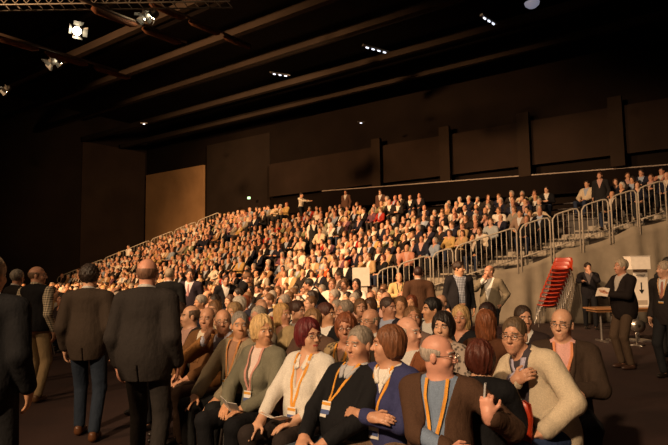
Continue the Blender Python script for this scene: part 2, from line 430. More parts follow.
def march(field, T, x, z, y0=-.45, y1=.15):
    ys = np.arange(y0, y1, .004, dtype=np.float32)
    Q = np.stack([np.full_like(ys, x), ys, np.full_like(ys, z)], 1); P = Q @ T[0].T + T[1].astype(np.float32)
    d = field(P.astype(np.float32)); i = np.argmax(d < 0)
    return float(ys[i]) if (d < 0).any() else 0.0
def ribbon(field, T, path, w, off=.004, n=14):
    pts = [np.array(p, float) for p in path]; seg = []
    L = [np.linalg.norm(pts[i+1]-pts[i]) for i in range(len(pts)-1)]; tot = sum(L)
    for q in range(n+1):
        s = tot*q/n; i = 0
        while i < len(L)-1 and s > L[i]: s -= L[i]; i += 1
        seg.append(pts[i]+(pts[i+1]-pts[i])*min(1, s/L[i]))
    ws = w if isinstance(w, tuple) else (w, w)
    vs = []
    for q, p in enumerate(seg):
        t = seg[min(q+1, n)]-seg[max(q-1, 0)]; t /= np.linalg.norm(t)+1e-9; nn = np.array([-t[1], t[0]]); ww = ws[0]+(ws[1]-ws[0])*q/n
        row = [p-nn*ww/2, p, p+nn*ww/2]; y = [march(field, T, r[0], r[1]) for r in row]; ym = min(y)-off
        for r, yy in zip(row, y): vs.append(T[0].astype(float) @ np.array([r[0], min(yy-off, ym+.012), r[1]])+T[1])
    m = len(vs)
    vs += [v+T[0].astype(float) @ np.array([0, .004, 0]) for v in vs]
    fs = []
    for q in range(n):
        for k in (0, 1):
            a = q*3+k; fs += [(a, a+1, a+4, a+3), (m+a, m+a+3, m+a+4, m+a+1)]
        a = q*3; fs += [(a, a+3, m+a+3, m+a), (a+2, m+a+2, m+a+5, a+5)]
    fs += [(0, m, m+1, 1), (1, m+1, m+2, 2), (n*3, n*3+1, m+n*3+1, m+n*3), (n*3+1, n*3+2, m+n*3+2, m+n*3+1)]
    return vs, fs

def top_fields(s, J):
    """(name, material, Field) for each garment on the upper body"""
    out = []; T = J['T']
    top = s.get('top', 'jacket'); tc = s.get('topc', (.03, .03, .035)); sc = s.get('shirtc', (.6, .58, .55)); km = s.get('topk', 'cloth'); ks = s.get('shirtk', 'cloth')
    def neckcut(f, z=.485): f.fn(lambda Q: np.where(Q[:, 0]**2+(Q[:, 1]-.018)**2 < .105**2, Q[:, 2]-z-.3*Q[:, 1], -.05), 'i', fr=T)
    def stand_collar(f, z): f.cap((0, .018, .46), (0, .012, z+.03), .058, .052, .02, fr=T)
    if top in ('jacket', 'cardigan', 'vest'):
        sh = Field(.008); torso(sh, J, .9, 0, True); stand_collar(sh, .545); neckcut(sh, .545); out.append(('shirt', mat(ks, sc), sh))
        j = Field(.020 if top != 'vest' else .016); torso(j, J, .88, (.14 if top != 'vest' else .05) if J['sit'] is False else .0, top != 'vest')
        z0 = s.get('vz', .20); wv = s.get('vw', .085)
        def vcut(Q):
            w = (Q[:, 2]-z0)*(wv/(.48-z0)); return np.maximum(np.abs(Q[:, 0])-w, Q[:, 1]+.02)
        if s.get('open'):
            ow = s['open']
            def vcut(Q):
                w = ow+np.maximum(Q[:, 2]-.30, 0)*.25; return np.maximum(np.abs(Q[:, 0])-w, Q[:, 1]+.0)
        j.fn(vcut, 's', fr=T, k=.008)
        neckcut(j, .525)
        if not J['sit']:
            hem = -.17 if top != 'vest' else -.06
            j.fn(lambda Q: hem-Q[:, 2], 'i', fr=T)
            if top == 'jacket': j.fn(lambda Q: np.maximum(np.maximum(np.abs(Q[:, 0])-.004, Q[:, 2]+.04), .03-Q[:, 1]), 's', fr=T)
        out.append((top, mat(km, tc), j))
    elif top == 'coat':
        sh = Field(.008); torso(sh, J, .9, 0, True); stand_collar(sh, .545); neckcut(sh, .545); out.append(('shirt', mat(ks, sc), sh))
        j = Field(.024); torso(j, J, .9, .16 if not J['sit'] else .10, True); ow = .035
        j.fn(lambda Q: np.maximum(np.abs(Q[:, 0]-.0)-(ow+np.maximum(Q[:, 2]-.2, 0)*.22), Q[:, 1]), 's', fr=T, k=.01)
        neckcut(j, .535)
        if not J['sit']: j.fn(lambda Q: -.22-Q[:, 2], 'i', fr=T)
        out.append(('coat', mat(km, tc), j))
    else:  # sweater, blouse
        j = Field(.014); torso(j, J, s.get('sleeve', .88), .03, True)
        vz = s.get('vz', .40); wv = .055
        if vz < .47:
            j.fn(lambda Q: np.maximum(np.abs(Q[:, 0])-(Q[:, 2]-vz)*(wv/max(.02, .49-vz)), Q[:, 1]+.02), 's', fr=T, k=.006)
        neckcut(j, .522); out.append((top, mat(km, tc), j))
        if s.get('shirtc') and vz < .47:
            sh = Field(.006); torso(sh, J, .5, 0, False); stand_collar(sh, .54); neckcut(sh, .54); out.append(('shirt', mat(ks, sc), sh))
    return out

def figure(s, h=.007, parts=True):
    """builds a person (body mesh) with clothing, hair and accessories as its children, at the origin"""
    J = skeleton(s); fem = J['fem']; skin = s.get('skin', random.choice(SKIN)); fine = h < .014
    b = Field(); head(b, J, fine, fem, s.get('fat', 0)); torso(b, J, 1.0); legs(b, J, end=1)
    b_infl = -0.004
    for k, sd in (('l', -1), ('r', 1)):
        if fine: hand(b, J['wr'+k], J['hd'+k], J['hn'+k], s.get('curl_'+k, J['curl'+k]), sd, .92 if fem else 1)
        else:
            w = J['wr'+k]; d = J['hd'+k]; b.cap(w, w+d*.05, .03, .035, .02); b.cap(w+d*.06, w+d*.13, .030, .018, .02); 
            sv = np.cross(d, J['hn'+k])*sd; b.cap(w+d*.03+sv*.02, w+d*.08+sv*.055, .013, .011, .01)
    V, Fc = nets(b, h)
    mi = np.zeros(len(Fc), int); mats = [mat('skin', skin)]
    if h < .012:
        H = J['H']; ctr = (V[Fc].mean(1)-H[1]) @ H[0].astype(float)
        lip = ((ctr[:, 0]/.023)**2+((ctr[:, 2]+.0655)/.0085)**2 < 1) & (ctr[:, 1] < -.06)
        mi[lip] = 1; brow = (np.abs(np.abs(ctr[:, 0])-.031) < .018) & (np.abs(ctr[:, 2]-.027+.15*(np.abs(ctr[:, 0])-.03)) < .0048) & (ctr[:, 1] < -.06)
        mi[brow] = 2
        hc = s.get('hairc', (.2, .15, .1)); mats += [mat('skin', (skin[0]*.9, skin[1]*.76, skin[2]*.78) if not s.get('lips') else s['lips']), mat('hair', mul(hc, .8)), mat('paper', (.75, .7, .65)), mat('leather', (.02, .015, .012))]
        for sg in (1, -1):
            for c, r, m in (((sg*.031, -.080, .004), .0125, 3), ((sg*.031, -.0838, .004), .0085, 4)):
                v2, f2 = uvball(c, r, H); Fc = np.concatenate([Fc, f2+len(V)]); V = np.concatenate([V, v2]); mi = np.concatenate([mi, np.full(len(f2), m)])
    root = link_mesh('person', V, Fc, mats, None, True, mi)
    tops = top_fields(s, J); T = J['T']
    gm = {}
    for nm, m, f in tops:
        v, fc = nets(f, h*1.15); gm[nm] = link_mesh(nm, v, fc, m, root, True)
    shirt_o = gm.get('shirt') or gm[tops[-1][0]]; outer_o = gm[tops[-1][0]]
    t = Field(.012); legs(t, J)
    if s.get('skirt'): t.cap(J['knl'], J['knr'], .08, .08, .08)
    t.fn(lambda Q: Q[:, 2]-.10, 'i', fr=T)
    v, fc = nets(t, h*1.3); link_mesh(s.get('botn', 'trousers'), v, fc, mat(s.get('botk', 'cloth'), s.get('botc', (.02, .02, .022))), root, True)
    for k in 'lr':
        an = J['an'+k]; dz = an[2]-.09; f = Field(.0); f.cap(an+v3(0, .03, -.02), an+v3(0, .03, -.045), .04, .042, .03); f.ell(an+v3(0, -.07, -.052), (.045, .105, .036), .03); f.fn(lambda Q, dz=dz: .004+dz-Q[:, 2], 'i')
        v, fc = nets(f, max(h*1.2, .01)); link_mesh('shoe', v, fc, mat('leather', s.get('shoec', (.02, .015, .012))), root, True)
    hf = hair_field(J, s.get('hair', 'short'))
    if hf is not None:
        v, fc = nets(hf, h); link_mesh('hair', v, fc, mat('hair', s.get('hairc', (.15, .1, .06))), root, True)
    if not fine: return root, J
    allf = lambda P: np.minimum.reduce([f(P) for _, _, f in tops]+[b(P)])
    if s.get('top', 'jacket') == 'jacket' and h < .01 and not s.get('back'):
        z0 = s.get('vz', .20); wv = s.get('vw', .085); tc = s.get('topc', (.03, .03, .035)); m = MB()
        for sg in (1, -1): vs, fs = ribbon(allf, T, [(sg*(wv*.9+.012), .505), (sg*(wv*.62+.016), z0+.20), (sg*.014, z0)], (.02, .045), .006); m.add(vs, fs)
        m.build('lapel', mat(s.get('topk', 'cloth'), mul(tc, 1.15)), outer_o, True)
    if s.get('collar'):
        m = MB(); cw = s.get('collarw', .042)
        for sg in (1, -1): vs, fs = ribbon(allf, T, [(sg*.055, .50), (sg*.050, .46), (sg*.022, .405)], (cw, cw*.6), .009, 6); m.add(vs, fs)
        m.build('collar', mat('cloth', s['collar']), shirt_o, True)
    if s.get('tie'):
        vs, fs = ribbon(allf, T, [(0, .465), (0, .43), (0, .22)], (.03, .055), .004); MB().add(vs, fs).build('tie', mat('cloth', s['tie']), shirt_o, True)
    if s.get('lanyard'):
        tb = Field(.024 if s.get('top', 'jacket') in ('jacket', 'cardigan') else .016); torso(tb, J, 1, 0, False); tbf = lambda P: np.minimum.reduce([tb(P)]+[f(P)+.03*0 for n_, _, f in tops if n_ == 'shirt' and 0]+[tb(P)])
        lx = s.get('lanx', 0); lz = s.get('lanz', .17); m = MB()
        for sg in (1, -1): vs, fs = ribbon(tbf, T, [(sg*.062, .515), (sg*.060+lx*.3, .42), (lx+sg*.006, lz)], .019, .004, 16); m.add(vs, fs)
        lan_o = m.build('lanyard', mat('cloth', s['lanyard']), root)
        y = march(tbf, T, lx, lz-.03)-.012; m = MB(); q = Matrix(T[0].tolist()).to_4x4(); q.translation = Vector(T[1])
        m.box((lx, y, lz-.045), (.075, .004, .10), q, 0); m.box((lx, y-.003, lz-.062), (.071, .003, .028), q, 1); m.box((lx, y-.003, lz-.012), (.071, .003, .018), q, 2)
        m.build('name_badge', [mat('paper', (.8, .78, .74)), mat('paper', (.08, .12, .3)), mat('paper', (.75, .35, .05))], lan_o)
    if s.get('glasses'):
        m = MB(); H = J['H']; q = Matrix(H[0].tolist()).to_4x4(); q.translation = Vector(H[1]); gr = .0018
        for sg in (1, -1):
            pts = [q @ Vector((sg*.032+.023*math.cos(a), -.103, .002+.0145*math.sin(a))) for a in [2*math.pi*i/14 for i in range(15)]]
            m.tube(pts, gr, 5); m.tube([q @ Vector(p) for p in ((sg*.055, -.102, .006), (sg*.072, -.082, .008), (sg*.080, .01, .004))], gr, 5)
        m.tube([q @ Vector(p) for p in ((-.009, -.107, .006), (0, -.110, .009), (.009, -.107, .006))], gr, 5)
        m.build('glasses', mat('metal' if s['glasses'] == 'm' else 'plastic', (.35, .3, .25) if s['glasses'] == 'm' else (.02, .012, .01)), root)
    if s.get('beard'):
        H = J['H']; f = Field(.006); f.ell((0, -.030, -.060), (.058, .062, .056), .03, fr=H); f.fn(lambda Q: Q[:, 2]+.045-.0*Q[:, 0], 'i', fr=H); f.ell((0, -.1, -.064), (.024, .03, .010), .006, 's', fr=H)
        v, fc = nets(f, h); link_mesh('beard', v, fc, mat('hair', s.get('beardc', (.3, .28, .26))), root, True)
    return root, J

def world(root, p): return root.matrix_basis @ Vector(p)
FACE = R(-44)
def put(s, px, d, z=0.0, yaw=None, label='', group=None, h=.007, scale=1.0):
    o, J = figure(s, h)
    yw = FACE if yaw is None else yaw; off = Matrix.Rotation(yw, 3, 'Z') @ Vector(J['H'][1])*scale
    py = 330 if s.get('pose', 'sit') == 'sit' else 270
    x = at(px, py, d).x-off.x; y = d-off.y
    o.location = (x, y, z); o.rotation_euler = (0, 0, yw); o.scale = (scale,)*3
    tag(o, label, 'person', group)
    bpy.context.view_layer.update() if False else None
    o['_j'] = 0; del o['_j']
    return o, J
# ------------------------------------------------------------------ chairs
RED = (.45, .04, .012)
def make_chair():
    root = empty('stacking_chair')
    # bent shell: profile in y,z; sits facing -Y
    prof = [(-.21, .43), (-.19, .452), (-.10, .450), (.06, .445), (.13, .455), (.175, .50), (.20, .60), (.215, .72), (.225, .80), (.226, .815)]
    half = [.17, .20, .215, .215, .21, .20, .195, .205, .19, .15]
    V = []; n = 9
    for side in (0, 1):
        for (y, z), w in zip(prof, half):
            for i in range(n):
                t = i/(n-1)*2-1; x = t*w; dz = .018*t*t; yy = y-(.02*t*t if z > .5 else 0); zz = z+(dz if z < .5 else 0)
                V.append((x, yy+(.010 if side and z > .5 else 0), zz-(.010 if side and z <= .5 else 0)))
    F = []; m = len(prof)*n
    for i in range(len(prof)-1):
        for j in range(n-1):
            a = i*n+j; F += [(a, a+1, a+n+1, a+n), (m+a, m+a+n, m+a+n+1, m+a+1)]
    for i in range(len(prof)-1):
        for j in (0, n-1):
            a = i*n+j; F.append((a, a+n, m+a+n, m+a))
    for j in range(n-1):
        for i in (0, len(prof)-1): a = i*n+j; F.append((a, m+a, m+a+1, a+1))
    link_mesh('shell', V, F, mat('plastic', RED), root, True)
    ch = mat('metal', (.42, .39, .36))
    for sx in (1, -1):
        MB().tube([(sx*.17, -.17, .435), (sx*.20, -.19, .40), (sx*.235, -.235, .02), (sx*.236, -.236, .0)], .011, 7).build('leg', ch, root, True)
        MB().tube([(sx*.17, .12, .435), (sx*.20, .15, .40), (sx*.235, .235, .02), (sx*.236, .236, .0)], .011, 7).build('leg', ch, root, True)
    MB().tube([(-.19, -.18, .41), (-.19, .14, .41)], .009, 6).tube([(.19, -.18, .41), (.19, .14, .41)], .009, 6).tube([(-.2, -.06, .425), (.2, -.06, .425)], .009, 6).build('seat_frame', ch, root, True)
    return root
chair0 = make_chair(); chair_used = [False]
def chair(loc, rz, label, group=None, rot=None):
    c = chair0 if not chair_used[0] else copy_tree(chair0); chair_used[0] = True
    c.location = loc; c.rotation_euler = rot if rot else (0, 0, rz)
    if group is None and 'group' in c: del c['group']
    tag(c, label, 'chair', group); return c

# ------------------------------------------------------------------ the hall
AX = Vector((-.81, .586, 0)).normalized(); BX = Vector((.586, .81, 0)).normalized()
K0 = Vector((-16.2, 48, 0))                      # far corner of the hall
def slab(name, a, b, z0, z1, th, m, nrm):
    n = Vector(nrm)*th; p = [Vector((a.x, a.y, z0)), Vector((b.x, b.y, z0)), Vector((b.x, b.y, z0))+n, Vector((a.x, a.y, z0))+n]
    o = MB().hexa(p+[q+Vector((0, 0, z1-z0)) for q in p]).build(name, m); tag(o, kind='structure'); return o
def wallmat(name, c, c2=None):
    m, nt, b = nodes(name); v = coord(nt)
    nt.links.new(ramp(nt, noise(nt, v, .35, 5), [(.3, mul(c, .75)), (.7, c2 or mul(c, 1.25))]), b.inputs['Base Color']); b.inputs['Roughness'].default_value = .9; b.inputs['Specular IOR Level'].default_value = .08
    bump(nt, b, noise(nt, v, 3), .15, .02); return m
dark = wallmat('dark_wall', (.012, .008, .006)); mid = wallmat('mid_wall', (.028, .018, .013)); pale = wallmat('pale_panel', (.36, .21, .10))
# floor
m, nt, b = nodes('floor_carpet'); v = coord(nt)
nt.links.new(ramp(nt, noise(nt, v, .9, 6, .65), [(.3, (.022, .008, .006)), (.7, (.050, .020, .014))]), b.inputs['Base Color']); b.inputs['Roughness'].default_value = .9
bump(nt, b, noise(nt, v, 160, 2), .5, .01)
tag(MB().box((2, 25, -.1), (90, 80, .2)).build('floor', m), kind='structure')
ZC = 12.6
tag(MB().box((2, 25, ZC+1.9), (90, 80, .2)).build('ceiling', wallmat('ceiling_paint', (.010, .007, .006))), kind='structure')
slab('wall_left', K0, K0-BX*60, 0, ZC+1.8, .3, dark, -AX*-1)
slab('wall_back', K0+AX*0, K0-AX*60, 0, ZC+1.8, .3, dark, BX)
# lighter wall facing of the left wall between seam and corner, pale partition in the back wall
slab('trim_1', K0-BX*5.9-AX*.06, K0-BX*.2-AX*.06, 0, 12.1, .05, mid, AX)
slab('trim_2', K0-AX*.3-BX*.25, K0-AX*7.6-BX*.25, 0, 10.1, .2, pale, BX)
slab('trim_3', K0-AX*7.9-BX*.15, K0-AX*14.5-BX*.15, 0, 11.6, .12, wallmat('grey_panel', (.024, .017, .013)), BX)
# upper gallery band along the back wall with its pillars
slab('trim_4', K0-AX*14.8-BX*.5, K0-AX*50-BX*.5, 6.9, 9.2, .3, mid, BX)
for i, px in enumerate((381, 451, 532, 627)):
    t = 0; best = None
    for q in range(0, 5000):
        p = K0-AX*(q*.01)-BX*.6
        if p.y > 0 and abs(p.x-col_x(px, p.y)) < .03: best = p; break
    if best: slab('column_%d' % (i+1), best-AX*.3, best+AX*.3, 6.3, 9.6, .25, wallmat('column_paint', (.030, .020, .014)), -BX)
# gallery front edge rail (thin pale line above the crowd)
e0 = at(322, 191, 34.5); e1 = at(690, 163, 24.6)
g = empty('gallery_front', (e0.x, e0.y, 0)); e0 -= g.location; e1 -= g.location
MB().bar(e0, e1, .06, .05).build('edge_rail', mat('paint', (.3, .24, .2)), g)
MB().bar(e0-Vector((0, 0, .55)), e1-Vector((0, 0, .55)), .04, 1.0).build('parapet', wallmat('parapet_paint', (.008, .005, .004)), g)
tag(g, 'long dark gallery parapet with a thin pale top edge above the crowd', 'parapet')
# ceiling beams
bm_ = wallmat('beam_paint', (.036, .026, .020)); k = 0
base = Vector((0, 20.4, 0))
for i, t in enumerate((-2.6, .35, 3.3, 6.9, 10.2, 14.4)):
    c = base+BX*t; a = c+AX*40; bb = c-AX*34
    kk = (K0-AX*.5-a).dot(AX)
    a = c+AX*min(40, (K0-c).dot(AX)-.3)
    o = MB().bar((a.x, a.y, ZC-.4), (bb.x, bb.y, ZC-.4), .28, .34).build('beam', bm_)
    m2 = MB()
    L = (a-bb).length; n = int(L/1.4)
    for q in range(0):
        p0 = a+(bb-a)*(q/n); p1 = a+(bb-a)*((q+1)/n); zt = ZC+1.2
        m2.bar((p0.x, p0.y, ZC-.3), ((p0.x+p1.x)/2, (p0.y+p1.y)/2, zt), .07); m2.bar(((p0.x+p1.x)/2, (p0.y+p1.y)/2, zt), (p1.x, p1.y, ZC-.3), .07)
    m2.bar((a.x, a.y, ZC+1.2), (bb.x, bb.y, ZC+1.2), .2, .2)
    m2.build('web', wallmat('web_paint', (.010, .007, .006)), o)
    tag(o, kind='structure'); o.name = 'ceiling_beam'
# cross battens running away in the other direction
for j, (pa, pb, dd) in enumerate((((-10, 31), (112, 70), 17), ((92, 4), (184, 41), 16), ((150, 0), (250, 40), 19))):
    a = at(pa[0], pa[1], dd)
    # follow BX from a at constant height until column pb
    q = a.copy()
    while q.y < 60 and q.x < col_x(pb[0], q.y): q += BX*.1
    o = empty('batten', a); L_ = (q-a).length; 
    MB().tube([-BX*2, BX*L_], .05, 6).build('pipe', mat('paint', (.05, .03, .02)), o, True)
    t_ = 0
    while t_ < L_-.8: MB().tube([BX*t_+Vector((0, 0, -.12)), BX*(t_+.15)+Vector((0, 0, -.16)), BX*(t_+1.3)+Vector((0, 0, -.15)), BX*(t_+1.5)+Vector((0, 0, -.1))], [.06, .10, .10, .06], 8).build('cloth_roll', mat('cloth', (.06, .022, .010)), o, True); t_ += 1.75
    tag(o, ['rust brown ceiling batten beside the brightest lamp at far left', 'rust brown ceiling batten between the bright lamp and the twin lamps', 'dim brown ceiling batten right of the twin lamps'][j], 'batten')

# ------------------------------------------------------------------ tribune
P0 = Vector((.8, 17, 0)); VD = Vector((-18.7, 19, 0)).normalized(); S_ = .30; Z0 = .42; VL = 26.6
BLOCKS = ((0, 9.4, .30), (9.4, 18.2, .345), (18.2, 26.6, .39))
def rake(v): return [k[2] for k in BLOCKS if v >= k[0]][-1]
def tier(u, v): q = P0+Vector((u, 0, 0))+VD*v; return Vector((q.x, q.y, Z0+rake(v)*u))
def utop(v): return 10.5
trib = MB(); STEP = .87; NR = 13
FV = VD
for v0, v1, sl in BLOCKS:
    for r in range(NR):
        u = r*STEP; z = Z0+sl*u; a = P0+Vector((u, 0, 0))+VD*v0; bq = P0+Vector((u, 0, 0))+VD*v1; w = Vector((STEP, 0, 0)); zz = Vector((0, 0, z)); zl = Vector((0, 0, 0))
        trib.hexa([a+zl, a+w+zl, bq+w+zl, bq+zl, a+zz, a+w+zz, bq+w+zz, bq+zz])
tribune = trib.build('tribune_floor', mat('paint', (.045, .035, .028))); tag(tribune, kind='structure')
bench = MB()
for r in range(NR):
    for (v0, v1, sl), (b0, b1) in zip(BLOCKS, ((1.3, 8.9), (9.9, 17.7), (18.7, 26.2))):
        if r >= 9 and v0 == 0: b0 = .2
        u = r*STEP+.45; z = Z0+sl*r*STEP
        a = P0+Vector((u, 0, 0))+VD*b0; bq = P0+Vector((u, 0, 0))+VD*b1; w = Vector((.32, 0, 0)); zz = Vector((0, 0, z+.40)); zt = Vector((0, 0, z+.43))
        bench.hexa([a+zz, a+w+zz, bq+w+zz, bq+zz, a+zt, a+w+zt, bq+w+zt, bq+zt])
        for q in (0, .33, .66, 1):
            p = a+(bq-a)*q+w*.5; bench.bar((p.x, p.y, z), (p.x, p.y, z+.41), .05)
tag(bench.build('trim_5', mat('plastic', (.02, .01, .008))), kind='structure')
stp = MB()
for r in range(0, 13):
    for hs in (0, .5):
        u = (r+hs)*STEP; z = Z0+S_*u
        for v0, v1 in ((.0, 1.25),):
            a = P0+Vector((u-.04, .02, 0))+VD*v0; b_ = P0+Vector((u-.04, .02, 0))+VD*v1; w = Vector((.46, 0, 0)); zz = Vector((0, 0, z+.0)); zt = Vector((0, 0, z+.045))
            if hs: stp.hexa([a+zz-Vector((0,0,.15)), a+w+zz-Vector((0,0,.15)), b_+w+zz-Vector((0,0,.15)), b_+zz-Vector((0,0,.15)), a+zt, a+w+zt, b_+w+zt, b_+zt])
            else: stp.hexa([a+zz, a+w+zz, b_+w+zz, b_+zz, a+zt, a+w+zt, b_+w+zt, b_+zt])
tag(stp.build('trim_6', mat('paint', (.40, .34, .26))), kind='structure')
# drape below the tribune's near side
def drape():
    V = []; F = []; nx, nz = 150, 12; x0, x1 = .75, 16
    for i in range(nx+1):
        x = x0+(x1-x0)*i/nx; top = max(.15, Z0+S_*(x-.8)-.02)
        seg = ((x-x0) % 2.05)/2.05; sag = .16*math.sin(math.pi*seg)**.7
        for j in range(nz+1):
            t = j/nz; z = (top-sag)*t; y = 16.83+(.05*math.sin(x*9+math.sin(x*2)*2)+.10*math.sin(x*3.1+1+t))*(1-t*.6)-.05*abs(math.sin(math.pi*seg+(1-t)*.9))**6-.06*(1-t)+.05*math.sin(z*2.3+x*1.7)*(1-t)
            V.append((x, y, z))
    for i in range(nx):
        for j in range(nz):
            a = i*(nz+1)+j; F.append((a, a+nz+1, a+nz+2, a+1))
    m, nt, b = nodes('grey_drape'); v = coord(nt)
    nt.links.new(ramp(nt, noise(nt, v, 2.2, 4), [(.3, (.27, .225, .165)), (.7, (.36, .30, .22))]), b.inputs['Base Color']); b.inputs['Roughness'].default_value = .8
    bump(nt, b, noise(nt, coord(nt, (1, 1, .7)), 1.3, 2), .5, .12)
    o = link_mesh('cloth_drape', V, F, m, None, True); s = o.modifiers.new('thickness', 'SOLIDIFY'); s.thickness = .01
    tag(o, 'grey cloth drape hanging below the side railings of the tribune', 'drape')
drape()
# railings
railm = mat('metal', (.62, .55, .46)); railm2 = mat('paint', (.52, .45, .36))
def railing(x0, x1, y, zf, label, nb, hgt=1.05, group='side railings of the tribune'):
    r = empty('railing', (x0, y, zf(x0))); o = r.location.copy()
    P = lambda x, z: Vector((x-o.x, 0, zf(x)+z-o.z))
    L = x1-x0
    MB().tube([P(x0, -.35), P(x0, hgt*.88), P(x0+.08, hgt*.98), P(x0+.2, hgt), P(x1-.2, hgt), P(x1-.06, hgt*.97), P(x1, hgt*.86), P(x1, -.35)], .024, 8).build('frame', railm2, r, True)
    MB().tube([P(x0, .10), P(x1, .10)], .018, 6).build('bottom_rail', railm2, r, True)
    for i in range(1, nb):
        x = x0+L*i/nb; MB().tube([P(x, .10), P(x, hgt)], .011, 6).build('baluster', railm2, r, True)
    tag(r, label, 'railing', group); return r
zf = lambda x: Z0+S_*(x-.8)
near = [((378, 398), 'lowest'), ((399, 431), ''), ((434, 454), ''), ((457, 519), ''), ((523, 553), ''), ((556, 583), ''), ((586, 613), ''), ((616, 642), ''), ((644, 672), '')]
descr = ['grey tubular railing panel at the foot of the tribune, next to the white box', 'grey railing panel behind the man in the brown jacket seen from behind',
    'narrow grey railing panel above the man in the open dark jacket', 'long grey railing panel with white coat draped over it, above the two talking men',
    'grey railing panel left of the empty pale steps, above the drape', 'grey railing panel in front of the lower empty pale steps',
    'grey railing panel in front of the upper empty pale steps', 'grey railing panel above the grey-haired man holding a booklet', 'grey railing panel above the white sign box, highest on the tribune']
for i, ((a, b_), _) in enumerate(near):
    xa, xb = col_x(a, 16.8), col_x(b_, 16.8); railing(xa, xb, 16.8, zf, descr[i], max(4, int((xb-xa)/.145)))
fy = tier(0, VL).y+.25; fx = tier(0, VL).x
zf2 = lambda x: Z0+.39*(x-fx)
for i in range(7):
    xa = fx+i*1.5; railing(xa, xa+1.4, fy, zf2, ['lowest', 'second lowest', 'third lowest', 'fourth lowest', 'fifth lowest', 'second highest', 'highest'][i]+' railing panel on the far left side of the tribune', 7, 1.1, 'far side railings of the tribune')
# front rail of the tribune and front landing steps
for i in range(3):
    pass

# ------------------------------------------------------------------ lamps
def lamp(px, py, d, label, lit=60, rx=R(60), rz=R(150), sc=1.0, group='lamps hung from the ceiling', colr=(1, .8, .5)):
    p = at(px, py, d); r = empty('stage_lamp', p, rot=(rx, 0, rz)); r.scale = (sc,)*3
    bk = mat('paint', (.03, .03, .03))
    MB().lathe([(.0, .32), (.10, .31), (.15, .22), (.17, .0), (.16, -.02), (.145, -.01), (.14, .05), (.13, .2)], n=18).build('housing', bk, r, True)
    MB().lathe([(.0, .045), (.06, .035), (.11, .02), (.142, .012)], n=18).build('lens', mat('glow', colr) if lit else mat('dimglow', colr), r, True)
    MB().tube([(-.18, 0, .1), (-.19, .18, .16), (0, .24, .2), (.19, .18, .16), (.18, 0, .1)], .012, 6).build('yoke', bk, r, True)
    for a in (0, math.pi/2, math.pi, -math.pi/2):
        Mx = Matrix.Rotation(a, 4, 'Z'); MB().hexa([Mx @ Vector(q) for q in ((-.14, -.17, -.01), (.14, -.17, -.01), (.14, -.165, -.01), (-.14, -.165, -.01), (-.17, -.30, -.20), (.17, -.30, -.20), (.17, -.295, -.20), (-.17, -.295, -.20))]).build('barn_door', bk, r)
    tag(r, label, 'lamp', group); return r
def aim(px, py, d, tgt): 
    p = at(px, py, d); v = (Vector(tgt)-p).normalized(); q = (-v).to_track_quat('Z', 'Y').to_euler(); return q
def lamp_to(px, py, d, tgt, label, **k):
    r = lamp(px, py, d, label, **k); r.rotation_mode = 'XYZ'; r.rotation_euler = aim(px, py, d, tgt); return r
lamp_to(77, 31, 15, (5, 0, 4), 'brightest round stage lamp with open barn doors at upper left', sc=.8)
lamp_to(143, 17, 17, (-15.6, 12.5, 0), 'left lamp of the lit pair near the top edge', sc=.75)
lamp_to(152, 16, 17, (-15, 11, 0), 'right lamp of the lit pair near the top edge, with glowing barn doors', sc=.75)
lamp_to(60, 61, 19, (-19, 13, 0), 'right lamp of the small pair below the brightest lamp', sc=.75)
lamp_to(50, 63, 19, (-20, 16, 0), 'left lamp of the small pair below the brightest lamp', sc=.75)
lamp_to(5, 90, 22, (-22, 16, 0), 'small lit lamp at the left edge under the ceiling', sc=.75)
# strip fixtures seen as short white dashes
for j, (px, py, d, a) in enumerate(((280, 75, 24, .5), (376, 50, 20, .6), (489, 21, 17, .8), (144, 124, 32, .1), (361, 123, 30, .3))):
    p = at(px, py, d); r = empty('strip_light', p, rz=a); n = [3, 4, 3, 1, 1][j]
    MB().box((0, 0, .05), (.28*n+.1, .1, .06)).build('body', mat('paint', (.1, .1, .1)), r)
    for q in range(n): MB().box(((q-(n-1)/2)*.27, 0, -.005), (.12, .035, .045)).build('tube', mat('dimglow', (.8, .85, 1.0)), r)
    tag(r, ['row of small white lights on the ceiling left of the middle beams', 'row of small white lights on the ceiling above the middle', 'row of small white lights on the ceiling near the round pale lamp', 'tiny faint white light on the ceiling above the pale back panel', 'tiny faint white light low on the ceiling in the middle'][j], 'light')
p = at(532, 4, 16); r = empty('dome_lamp', p); MB().lathe([(0, -.12), (.12, -.10), (.2, -.03), (.22, .04), (.0, .06)], n=20).build('shade', mat('dimglow', (.10, .10, .13)), r, True); MB().tube([(0, 0, .04), (0, 0, 2)], .01, 5).build('cord', mat('paint', (.03, .03, .03)), r)
tag(r, 'dim round pale ceiling lamp at the top edge', 'lamp')
# emergency exit sign above the crowd
p = at(249, 198, 39); r = empty('exit_sign', p); MB().box((0, 0, 0), (.24, .08, .2)).build('housing', mat('paint', (.05, .05, .05)), r)
MB().box((0, -.045, 0), (.2, .01, .16)).build('face', mat('dimglow', (.5, 1, .6)), r); tag(r, 'small glowing green exit sign on the dark back wall', 'sign')
